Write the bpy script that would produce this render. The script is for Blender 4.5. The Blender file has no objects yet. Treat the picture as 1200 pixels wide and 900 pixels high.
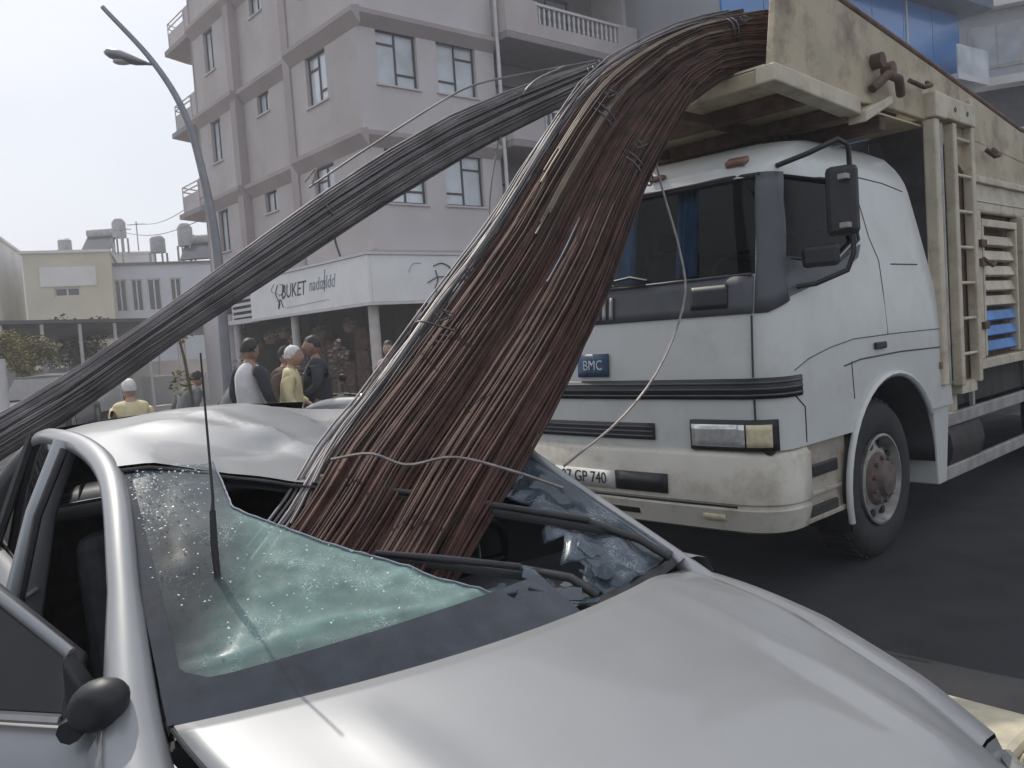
import bpy, bmesh, math, random
from mathutils import Vector, Matrix, noise
random.seed(7)
S = bpy.context.scene
COL = S.collection
rad = math.radians

# ------------------------------------------------------------ camera, sky, sun
cam_d = bpy.data.cameras.new('camera'); cam = bpy.data.objects.new('camera', cam_d); COL.objects.link(cam)
S.camera = cam
cam_d.sensor_width = 36.0; cam_d.lens = 29.4; cam_d.clip_start = 0.05; cam_d.clip_end = 2000
pitch, roll, CAM_H = rad(3.3), rad(4.0), 1.63
fw = Vector((0, math.cos(pitch), -math.sin(pitch))); r0 = Vector((1, 0, 0)); u0 = r0.cross(fw)
cr = r0*math.cos(roll) - u0*math.sin(roll); cu = u0*math.cos(roll) + r0*math.sin(roll)
cam.matrix_world = Matrix(((cr.x, cu.x, -fw.x, 0), (cr.y, cu.y, -fw.y, 0), (cr.z, cu.z, -fw.z, CAM_H), (0, 0, 0, 1)))

SUN_AZ, SUN_EL = rad(-38), rad(50)          # azimuth from +Y, negative = left
W = bpy.data.worlds.new('World'); S.world = W; W.use_nodes = True
wn, wl = W.node_tree.nodes, W.node_tree.links
for n in list(wn): wn.remove(n)
sky = wn.new('ShaderNodeTexSky'); sky.sky_type = 'NISHITA'; sky.sun_disc = False
sky.sun_elevation = SUN_EL; sky.sun_rotation = SUN_AZ
sky.air_density = 1.0; sky.dust_density = 4.0; sky.ozone_density = 1.0
tc = wn.new('ShaderNodeTexCoord'); mp = wn.new('ShaderNodeMapping'); mp.inputs['Scale'].default_value = (1.0, 1.0, 2.6)
nz = wn.new('ShaderNodeTexNoise'); nz.inputs['Scale'].default_value = 1.7; nz.inputs['Detail'].default_value = 6
rp = wn.new('ShaderNodeValToRGB'); rp.color_ramp.elements[0].position = .30; rp.color_ramp.elements[1].position = .62
rp.color_ramp.elements[0].color = (.55, .55, .55, 1); rp.color_ramp.elements[1].color = (.92, .92, .92, 1)
mx = wn.new('ShaderNodeMixRGB'); mx.inputs['Color2'].default_value = (6.4, 6.75, 7.4, 1)
bg = wn.new('ShaderNodeBackground'); bg.inputs['Strength'].default_value = 0.10
wo = wn.new('ShaderNodeOutputWorld')
wl.new(tc.outputs['Generated'], mp.inputs['Vector']); wl.new(mp.outputs[0], nz.inputs['Vector'])
wl.new(nz.outputs['Fac'], rp.inputs['Fac']); wl.new(rp.outputs['Color'], mx.inputs['Fac'])
wl.new(sky.outputs[0], mx.inputs['Color1']); wl.new(mx.outputs[0], bg.inputs['Color']); wl.new(bg.outputs[0], wo.inputs[0])
sun_d = bpy.data.lights.new('sun', 'SUN'); sun_d.energy = 2.35; sun_d.angle = rad(.6); sun_d.color = (1, .95, .87)
sun = bpy.data.objects.new('sun', sun_d); COL.objects.link(sun)
sdir = Vector((math.sin(SUN_AZ)*math.cos(SUN_EL), math.cos(SUN_AZ)*math.cos(SUN_EL), math.sin(SUN_EL)))
sun.rotation_euler = sdir.to_track_quat('Z', 'Y').to_euler(); sun.location = sdir*60
vs = S.view_settings; vs.view_transform = 'Standard'; vs.look = 'None'; vs.exposure = 0.42; vs.gamma = 1.0

# ------------------------------------------------------------ materials
def mat(name, col, rough=.6, metal=0., var=.12, scale=6., bump=0., bscale=40., col2=None, dirt=None, dscale=3., damt=.5, coat=0., spec=.5, stretch=None, rnd=0.):
    m = bpy.data.materials.new(name); m.use_nodes = True
    n, l = m.node_tree.nodes, m.node_tree.links
    b = n['Principled BSDF']; b.inputs['Roughness'].default_value = rough; b.inputs['Metallic'].default_value = metal
    b.inputs['Specular IOR Level'].default_value = spec
    if coat: b.inputs['Coat Weight'].default_value = coat; b.inputs['Coat Roughness'].default_value = .08
    t = n.new('ShaderNodeTexCoord'); vec = t.outputs['Object']
    if stretch:
        g = n.new('ShaderNodeMapping'); g.inputs['Scale'].default_value = stretch; l.new(vec, g.inputs[0]); vec = g.outputs[0]
    z = n.new('ShaderNodeTexNoise'); z.inputs['Scale'].default_value = scale; z.inputs['Detail'].default_value = 6; l.new(vec, z.inputs['Vector'])
    mix = n.new('ShaderNodeMixRGB')
    c2 = col2 if col2 else tuple(min(1, c*(1+var*1.6)) for c in col)
    mix.inputs['Color1'].default_value = (*[c*(1-var) for c in col], 1); mix.inputs['Color2'].default_value = (*c2, 1)
    r = n.new('ShaderNodeValToRGB'); r.color_ramp.elements[0].position = .32; r.color_ramp.elements[1].position = .68
    l.new(z.outputs['Fac'], r.inputs[0]); l.new(r.outputs[0], mix.inputs['Fac']); out = mix.outputs[0]
    if dirt:
        z2 = n.new('ShaderNodeTexNoise'); z2.inputs['Scale'].default_value = dscale; z2.inputs['Detail'].default_value = 8; z2.inputs['Roughness'].default_value = .7
        l.new(vec, z2.inputs['Vector'])
        r2 = n.new('ShaderNodeValToRGB'); r2.color_ramp.elements[0].position = .5; r2.color_ramp.elements[1].position = .72
        r2.color_ramp.elements[1].color = (damt, damt, damt, 1)
        l.new(z2.outputs['Fac'], r2.inputs[0])
        m2 = n.new('ShaderNodeMixRGB'); l.new(r2.outputs[0], m2.inputs['Fac']); l.new(out, m2.inputs['Color1']); m2.inputs['Color2'].default_value = (*dirt, 1); out = m2.outputs[0]
    if rnd:
        oi = n.new('ShaderNodeObjectInfo'); hs = n.new('ShaderNodeHueSaturation')
        mr = n.new('ShaderNodeMapRange'); mr.inputs['To Min'].default_value = 1-rnd; mr.inputs['To Max'].default_value = 1+rnd
        l.new(oi.outputs['Random'], mr.inputs[0]); l.new(mr.outputs[0], hs.inputs['Value']); l.new(out, hs.inputs['Color']); out = hs.outputs[0]
    l.new(out, b.inputs['Base Color'])
    if bump:
        z3 = n.new('ShaderNodeTexNoise'); z3.inputs['Scale'].default_value = bscale; z3.inputs['Detail'].default_value = 5; l.new(vec, z3.inputs['Vector'])
        bp = n.new('ShaderNodeBump'); bp.inputs['Strength'].default_value = bump; bp.inputs['Distance'].default_value = .02
        l.new(z3.outputs['Fac'], bp.inputs['Height']); l.new(bp.outputs[0], b.inputs['Normal'])
    return m

def glass(name, tint, gloss=.03, refl=1.0, ior=1.5):
    m = bpy.data.materials.new(name); m.use_nodes = True
    n, l = m.node_tree.nodes, m.node_tree.links
    for x in list(n): n.remove(x)
    o = n.new('ShaderNodeOutputMaterial'); tr = n.new('ShaderNodeBsdfTransparent'); tr.inputs[0].default_value = (*tint, 1)
    gl = n.new('ShaderNodeBsdfGlossy'); gl.inputs['Roughness'].default_value = gloss; gl.inputs[0].default_value = (refl, refl, refl, 1)
    fr = n.new('ShaderNodeFresnel'); fr.inputs[0].default_value = ior
    mx = n.new('ShaderNodeMixShader'); l.new(fr.outputs[0], mx.inputs[0]); l.new(tr.outputs[0], mx.inputs[1]); l.new(gl.outputs[0], mx.inputs[2]); l.new(mx.outputs[0], o.inputs[0])
    return m

def cracked_glass(name, tint, body, amount=.5, scale=9., green=None):
    """laminated glass full of fine cracks: a clear pane mixed with a milky fractured layer"""
    m = bpy.data.materials.new(name); m.use_nodes = True
    n, l = m.node_tree.nodes, m.node_tree.links
    for x in list(n): n.remove(x)
    o = n.new('ShaderNodeOutputMaterial'); tr = n.new('ShaderNodeBsdfTransparent'); tr.inputs[0].default_value = (*tint, 1)
    gl = n.new('ShaderNodeBsdfGlossy'); gl.inputs['Roughness'].default_value = .12
    pr = n.new('ShaderNodeBsdfPrincipled'); pr.inputs['Base Color'].default_value = (*body, 1); pr.inputs['Roughness'].default_value = .25
    t = n.new('ShaderNodeTexCoord')
    nz = n.new('ShaderNodeTexNoise'); nz.inputs['Scale'].default_value = 3.2; nz.inputs['Detail'].default_value = 7; nz.inputs['Roughness'].default_value = .72; l.new(t.outputs['Object'], nz.inputs['Vector'])
    vo = n.new('ShaderNodeTexVoronoi'); vo.feature = 'DISTANCE_TO_EDGE'; vo.inputs['Scale'].default_value = scale*11
    nd = n.new('ShaderNodeTexNoise'); nd.inputs['Scale'].default_value = 8; l.new(t.outputs['Object'], nd.inputs['Vector'])
    ad = n.new('ShaderNodeMixRGB'); ad.inputs['Fac'].default_value = .12; l.new(t.outputs['Object'], ad.inputs['Color1']); l.new(nd.outputs['Color'], ad.inputs['Color2']); l.new(ad.outputs[0], vo.inputs['Vector'])
    cr_ = n.new('ShaderNodeValToRGB'); cr_.color_ramp.elements[0].position = .0; cr_.color_ramp.elements[0].color = (1, 1, 1, 1); cr_.color_ramp.elements[1].position = .055; cr_.color_ramp.elements[1].color = (0, 0, 0, 1)
    l.new(vo.outputs['Distance'], cr_.inputs[0])
    rm = n.new('ShaderNodeValToRGB'); rm.color_ramp.elements[0].position = .40; rm.color_ramp.elements[1].position = .72
    rm.color_ramp.elements[0].color = (amount*.42,)*3+(1,); rm.color_ramp.elements[1].color = (min(1, amount*1.1),)*3+(1,)
    l.new(nz.outputs['Fac'], rm.inputs[0])
    sp = n.new('ShaderNodeTexVoronoi'); sp.inputs['Scale'].default_value = 120; l.new(t.outputs['Object'], sp.inputs['Vector'])
    sr = n.new('ShaderNodeValToRGB'); sr.color_ramp.elements[0].position = .10; sr.color_ramp.elements[0].color = (1, 1, 1, 1); sr.color_ramp.elements[1].position = .28; sr.color_ramp.elements[1].color = (0, 0, 0, 1); l.new(sp.outputs['Distance'], sr.inputs[0])
    n2 = n.new('ShaderNodeTexNoise'); n2.inputs['Scale'].default_value = 6.5; n2.inputs['Detail'].default_value = 8; n2.inputs['Roughness'].default_value = .75; l.new(t.outputs['Object'], n2.inputs['Vector'])
    r2 = n.new('ShaderNodeValToRGB'); r2.color_ramp.elements[0].position = .50; r2.color_ramp.elements[1].position = .66; l.new(n2.outputs['Fac'], r2.inputs[0])
    m_sp = n.new('ShaderNodeMath'); m_sp.operation = 'MAXIMUM'; l.new(sr.outputs[0], m_sp.inputs[0]); l.new(cr_.outputs[0], m_sp.inputs[1])
    m_m = n.new('ShaderNodeMath'); m_m.operation = 'MULTIPLY'; l.new(m_sp.outputs[0], m_m.inputs[0]); l.new(r2.outputs[0], m_m.inputs[1])
    ma = n.new('ShaderNodeMath'); ma.operation = 'MULTIPLY_ADD'; ma.inputs[1].default_value = .40; l.new(m_m.outputs[0], ma.inputs[0]); l.new(rm.outputs[0], ma.inputs[2])
    mu = n.new('ShaderNodeMath'); mu.operation = 'MULTIPLY'; mu.use_clamp = True; l.new(ma.outputs[0], mu.inputs[0]); mu.inputs[1].default_value = 1.0
    cm = n.new('ShaderNodeMixRGB'); cm.inputs['Color1'].default_value = (*body, 1); cm.inputs['Color2'].default_value = (.50, .56, .56, 1); l.new(m_m.outputs[0], cm.inputs['Fac']); l.new(cm.outputs[0], pr.inputs['Base Color'])
    bp = n.new('ShaderNodeBump'); bp.inputs['Strength'].default_value = .22; bp.inputs['Distance'].default_value = .006; l.new(nz.outputs['Fac'], bp.inputs['Height'])
    l.new(bp.outputs[0], pr.inputs['Normal']); l.new(bp.outputs[0], gl.inputs['Normal'])
    if green:
        at = n.new('ShaderNodeAttribute'); at.attribute_name = 'damage'; se = n.new('ShaderNodeSeparateColor'); l.new(at.outputs['Color'], se.inputs[0])
        gm = n.new('ShaderNodeMixRGB'); gm.inputs['Color1'].default_value = (*body, 1); gm.inputs['Color2'].default_value = (*green, 1); l.new(se.outputs[1], gm.inputs['Fac']); l.new(gm.outputs[0], cm.inputs['Color1'])
        k1 = n.new('ShaderNodeMath'); k1.operation = 'MULTIPLY'; l.new(m_m.outputs[0], k1.inputs[0]); l.new(se.outputs[0], k1.inputs[1]); l.new(k1.outputs[0], ma.inputs[0]); l.new(k1.outputs[0], cm.inputs['Fac'])
        n3 = n.new('ShaderNodeMapRange'); n3.inputs['From Min'].default_value = .3; n3.inputs['From Max'].default_value = .7; n3.inputs['To Min'].default_value = .45; n3.inputs['To Max'].default_value = 1.15; l.new(nz.outputs['Fac'], n3.inputs[0])
        k2 = n.new('ShaderNodeMath'); k2.operation = 'MULTIPLY'; l.new(n3.outputs[0], k2.inputs[0]); l.new(se.outputs[2], k2.inputs[1]); l.new(k2.outputs[0], ma.inputs[2])
    fr = n.new('ShaderNodeFresnel'); fr.inputs[0].default_value = 1.38 if green else 1.45
    m1 = n.new('ShaderNodeMixShader'); l.new(fr.outputs[0], m1.inputs[0]); l.new(tr.outputs[0], m1.inputs[1]); l.new(gl.outputs[0], m1.inputs[2])
    m2 = n.new('ShaderNodeMixShader'); l.new(mu.outputs[0], m2.inputs[0]); l.new(m1.outputs[0], m2.inputs[1]); l.new(pr.outputs[0], m2.inputs[2])
    l.new(m2.outputs[0], o.inputs[0]); return m

M = {}
M['asphalt'] = mat('asphalt', (.034, .035, .040), .85, var=.25, scale=2.2, bump=.9, bscale=210, dirt=(.06, .057, .054), dscale=.7, damt=.6)
M['pavement'] = mat('pavement_slabs', (.42, .40, .37), .85, var=.12, scale=1.5, bump=.2, bscale=60, dirt=(.25, .24, .22), dscale=1.2, damt=.5)
M['kerb'] = mat('kerb_paint', (.50, .45, .33), .8, var=.12, scale=9, bump=.2, bscale=80, dirt=(.3, .28, .24), dscale=6, damt=.6)
M['silver'] = mat('silver_paint', (.275, .28, .288), .48, .40, var=.03, scale=3, coat=.5, dirt=(.30, .30, .30), dscale=2.5, damt=.5)
M['silver_dark'] = mat('silver_inner_paint', (.36, .37, .38), .4, .5, var=.05)
M['black_plastic'] = mat('black_plastic', (.018, .019, .021), .5, var=.2, scale=20)
M['rubber'] = mat('rubber', (.02, .02, .021), .75, var=.2, scale=15, bump=.2, bscale=60, dirt=(.07, .065, .06), dscale=4, damt=.4)
M['interior'] = mat('interior_cloth', (.035, .037, .043), .8, var=.2, scale=12)
M['seat_cloth'] = mat('seat_cloth', (.06, .062, .07), .85, var=.2, scale=20, bump=.2)
M['dash_grey'] = mat('dash_plastic', (.075, .08, .085), .55, var=.15, scale=8)
M['glass_crumb'] = mat('glass_crumb', (.62, .68, .68), .15, var=.1)
M['dash_reflection'] = mat('dash_reflection', (.24, .29, .29), .8, var=.12, scale=6)  # pale tone of the reflected band seen low in the windscreen
M['tint'] = glass('tinted_window', (.30, .34, .36))
M['dark_tint'] = glass('dark_window', (.045, .06, .08), ior=1.13)
M['truck_glass'] = glass('truck_windscreen', (.42, .47, .52), ior=1.25)
M['clear'] = glass('clear_glass', (.82, .88, .86))
M['crack_grey'] = cracked_glass('cracked_windscreen', (.50, .58, .60), (.13, .155, .165), .55, 9., green=(.20, .315, .285))
M['crack_blue'] = cracked_glass('crumpled_windscreen', (.45, .52, .55), (.16, .20, .25), .42, 7)
M['frit'] = mat('windscreen_border', (.016, .021, .030), .10, var=.3, scale=14, dirt=(.06, .065, .075), dscale=13, damt=.3)
M['truck_white'] = mat('truck_white_paint', (.58, .59, .565), .34, var=.04, scale=2, coat=.2, dirt=(.41, .40, .36), dscale=2.2, damt=.45)
M['truck_cream'] = mat('truck_cream_bumper', (.58, .545, .47), .5, var=.06, scale=4, dirt=(.32, .26, .18), dscale=3.2, damt=.85)
M['step_grime'] = mat('grimy_step_paint', (.36, .32, .26), .65, var=.15, scale=6, dirt=(.17, .12, .085), dscale=5, damt=.85)
M['truck_grey'] = mat('dark_grey_trim', (.075, .08, .09), .5, var=.12, scale=6)
M['truck_black'] = mat('black_grille', (.012, .012, .014), .45, var=.2)
M['beige'] = mat('beige_body_paint', (.43, .365, .25), .6, var=.10, scale=3, bump=.15, bscale=30, dirt=(.14, .09, .055), dscale=2.6, damt=.9)
M['floor_lit_beige'] = mat('bounce_lit_floor_paint', (.66, .58, .40), .6, var=.10, scale=3, dirt=(.22, .14, .09), dscale=3, damt=.8)  # lighter beige paints in light bounced up under the canopy, with real dirt
M['beige_light'] = mat('pale_beige_paint', (.54, .48, .37), .6, var=.10, scale=4, dirt=(.27, .19, .12), dscale=6, damt=.75)
M['rust_beam'] = mat('rusty_beam', (.11, .065, .045), .8, var=.3, scale=10, bump=.3)
M['chassis'] = mat('chassis_black', (.03, .028, .027), .7, var=.3, scale=8, dirt=(.09, .07, .055), dscale=6)
M['alu'] = mat('rail_grey', (.35, .34, .33), .55, .3, var=.15, scale=8, dirt=(.2, .17, .14), dscale=5)
M['rim'] = mat('wheel_grey', (.30, .30, .29), .55, .4, var=.2, scale=10, dirt=(.16, .10, .07), dscale=8, damt=.9)
M['hub'] = mat('rusty_hub', (.13, .105, .095), .7, .2, var=.3, scale=14, dirt=(.16, .06, .035), dscale=10, damt=.9)
M['tarp'] = mat('blue_tarpaulin', (.06, .20, .48), .5, var=.2, scale=5, bump=.3, bscale=15)
M['curtain'] = mat('blue_curtain', (.22, .38, .55), .8, var=.2, scale=9)
M['lens'] = mat('headlamp_reflector', (.62, .63, .62), .18, .6, var=.1, scale=30)
M['amber'] = mat('indicator_lens', (.62, .55, .36), .2, var=.1, scale=30)
M['orange'] = mat('marker_lens', (.20, .10, .07), .35, var=.1)
M['mirror'] = mat('mirror_face', (.75, .77, .8), .06, 1.0, var=.02)
M['badge'] = mat('badge_blue', (.03, .065, .13), .4, var=.15)
M['white_print'] = mat('white_print', (.55, .6, .66), .5, var=.03)
M['black_print'] = mat('black_print', (.02, .02, .025), .6, var=.1)
M['grey_print'] = mat('grey_print', (.20, .23, .28), .6, var=.1)
M['plate'] = mat('plate_white', (.62, .61, .59), .45, var=.05, dirt=(.4, .37, .32), dscale=20)
M['steel'] = mat('dark_steel', (.10, .10, .105), .45, .6, var=.2, scale=20)
M['bare_steel'] = mat('bare_wire', (.24, .215, .205), .5, .5, var=.2, scale=30)
ST = (1, 1, 1)
M['rod_brown'] = mat('rusty_rod', (.058, .028, .021), .66, .0, var=.3, scale=9, col2=(.092, .045, .033), spec=.25, rnd=.32, bump=.25, bscale=220)
M['rod_light'] = mat('worn_rod', (.16, .125, .09), .45, .3, var=.25, scale=7, rnd=.3)
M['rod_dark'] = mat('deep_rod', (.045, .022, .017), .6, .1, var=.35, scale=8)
M['rod_grey'] = mat('grey_rod', (.165, .152, .152), .52, .25, var=.25, scale=6, rnd=.3, dirt=(.10, .07, .06), dscale=4)
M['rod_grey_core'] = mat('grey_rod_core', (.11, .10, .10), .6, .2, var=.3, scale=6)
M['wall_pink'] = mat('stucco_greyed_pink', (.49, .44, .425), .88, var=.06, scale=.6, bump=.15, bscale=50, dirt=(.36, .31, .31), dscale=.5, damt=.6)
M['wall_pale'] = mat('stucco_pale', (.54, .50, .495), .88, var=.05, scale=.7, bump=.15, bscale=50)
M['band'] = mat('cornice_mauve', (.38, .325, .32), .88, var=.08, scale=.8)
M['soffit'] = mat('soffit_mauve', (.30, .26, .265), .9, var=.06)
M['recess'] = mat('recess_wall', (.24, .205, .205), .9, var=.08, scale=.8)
M['frame_dark'] = mat('window_frame_dark', (.035, .037, .045), .5, var=.1)
M['pane_pale'] = mat('curtain_sky_pane', (.52, .55, .58), .12, var=.2, scale=1.1, coat=.6, rnd=.22)  # whitish base paints in the sky's reflection along with curtains
M['pane_grey'] = mat('dull_pane', (.25, .27, .30), .1, var=.2, scale=1.4, coat=.6)
M['rail_white'] = mat('white_rail', (.58, .56, .56), .6, var=.05)
M['sign_white'] = mat('fascia_white', (.74, .73, .72), .6, var=.05, scale=1.0, dirt=(.62, .62, .63), dscale=.9, damt=.7)
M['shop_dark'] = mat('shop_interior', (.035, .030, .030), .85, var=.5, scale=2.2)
M['shop_brown'] = mat('shop_shelf', (.12, .075, .05), .8, var=.3, scale=6)
M['shop_goods'] = mat('shop_goods', (.22, .15, .14), .8, var=.5, scale=9, rnd=.4)
M['post'] = mat('post_cream', (.42, .40, .38), .6, var=.08)
M['lamp_grey'] = mat('galvanised_pole', (.22, .225, .24), .5, .5, var=.1)
M['white_house'] = mat('whitewash', (.62, .61, .60), .9, var=.05, scale=.6, dirt=(.48, .47, .46), dscale=.5)
M['yellow_house'] = mat('ochre_render', (.52, .485, .39), .9, var=.06, scale=.6, dirt=(.44, .41, .34), dscale=.5)
M['blue_white'] = mat('cool_render', (.50, .53, .58), .9, var=.05, scale=.6)
M['roof_grey'] = mat('roof_sheet', (.13, .13, .135), .8, var=.15, scale=1)
M['dark_window'] = mat('dark_pane', (.05, .055, .065), .12, var=.2, coat=.5)
M['tank'] = mat('tank_grey', (.30, .30, .31), .6, var=.15)
M['blue_panel'] = mat('blue_cladding', (.04, .20, .52), .22, var=.06, scale=.5, coat=.5)
M['blue_edge'] = mat('blue_fascia', (.03, .065, .12), .5, var=.1)
M['grey_conc'] = mat('grey_render', (.33, .33, .36), .9, var=.08, scale=.5)
M['grey_dark'] = mat('dark_storey', (.10, .10, .11), .8, var=.2)
M['bark'] = mat('bark', (.11, .085, .065), .9, var=.25, scale=12, bump=.5)
M['leaf_yellow'] = mat('yellow_leaves', (.20, .17, .035), .7, var=.4, scale=2, rnd=.2)
M['leaf_dark'] = mat('dark_leaves', (.035, .050, .030), .7, var=.4, scale=2)
M['leaf_green'] = mat('green_leaves', (.06, .085, .03), .7, var=.4, scale=3)
M['flower'] = mat('mixed_flowers', (.30, .19, .19), .8, var=.5, scale=14, rnd=.4)
M['bucket'] = mat('flower_bucket', (.20, .17, .16), .6, var=.2)
M['skin'] = mat('skin', (.42, .26, .19), .55, var=.08, scale=14)
M['skin_dark'] = mat('tanned_skin', (.30, .18, .13), .55, var=.08, scale=14)
M['hair_dark'] = mat('dark_hair', (.02, .017, .016), .6, var=.3, scale=50)
M['hair_white'] = mat('white_hair', (.60, .58, .55), .7, var=.1, scale=50)
M['cloth_cream'] = mat('cream_jacket', (.58, .50, .30), .85, var=.1, scale=9, bump=.3, bscale=25)
M['cloth_white'] = mat('white_cloth', (.60, .59, .58), .85, var=.08, scale=9, bump=.3, bscale=25)
M['cloth_dark'] = mat('dark_cloth', (.03, .032, .04), .85, var=.25, scale=9)
M['cloth_brown'] = mat('brown_cloth', (.10, .065, .05), .85, var=.25, scale=9)
M['cloth_grey'] = mat('grey_cloth', (.12, .125, .12), .85, var=.2, scale=9)
M['cloth_navy'] = mat('navy_cloth', (.03, .045, .09), .85, var=.2, scale=9)
M['scooter_white'] = mat('scooter_paint', (.60, .60, .60), .3, var=.05, coat=.4)
M['white_car'] = mat('white_car_paint', (.62, .63, .65), .3, var=.05, coat=.4)
M['grey_car'] = mat('grey_car_paint', (.16, .17, .19), .3, var=.05, coat=.4)

# ------------------------------------------------------------ mesh helpers
def tag(o, label=None, cat=None, group=None, kind=None):
    if label: o['label'] = label
    if cat: o['category'] = cat
    if group: o['group'] = group
    if kind: o['kind'] = kind
    return o
def thing(name, label, cat, loc=(0, 0, 0), rz=0., group=None):
    o = bpy.data.objects.new(name, None); o.empty_display_size = .2; COL.objects.link(o)
    o.location = loc; o.rotation_euler = (0, 0, rz); return tag(o, label, cat, group)
def V(*a): return Vector(a)
def smooth01(x, a, b):
    t = max(0., min(1., (x-a)/(b-a))); return t*t*(3-2*t)
def lerp(a, b, t): return a+(b-a)*t
def interp(tab, x):
    if x <= tab[0][0]: return tab[0][1]
    for (x0, y0), (x1, y1) in zip(tab, tab[1:]):
        if x <= x1: return y0+(y1-y0)*(x-x0)/(x1-x0)
    return tab[-1][1]
def catmull(pts, n):
    pts = [Vector(p) for p in pts]; out = []
    P = [pts[0]*2-pts[1]] + pts + [pts[-1]*2-pts[-2]]
    seg = len(pts)-1
    for i in range(n):
        f = i/(n-1)*seg; k = min(int(f), seg-1); t = f-k
        a, b, c, d = P[k:k+4]
        out.append(.5*((2*b)+(c-a)*t+(2*a-5*b+4*c-d)*t*t+(3*b-a-3*c+d)*t**3))
    return out

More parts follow.
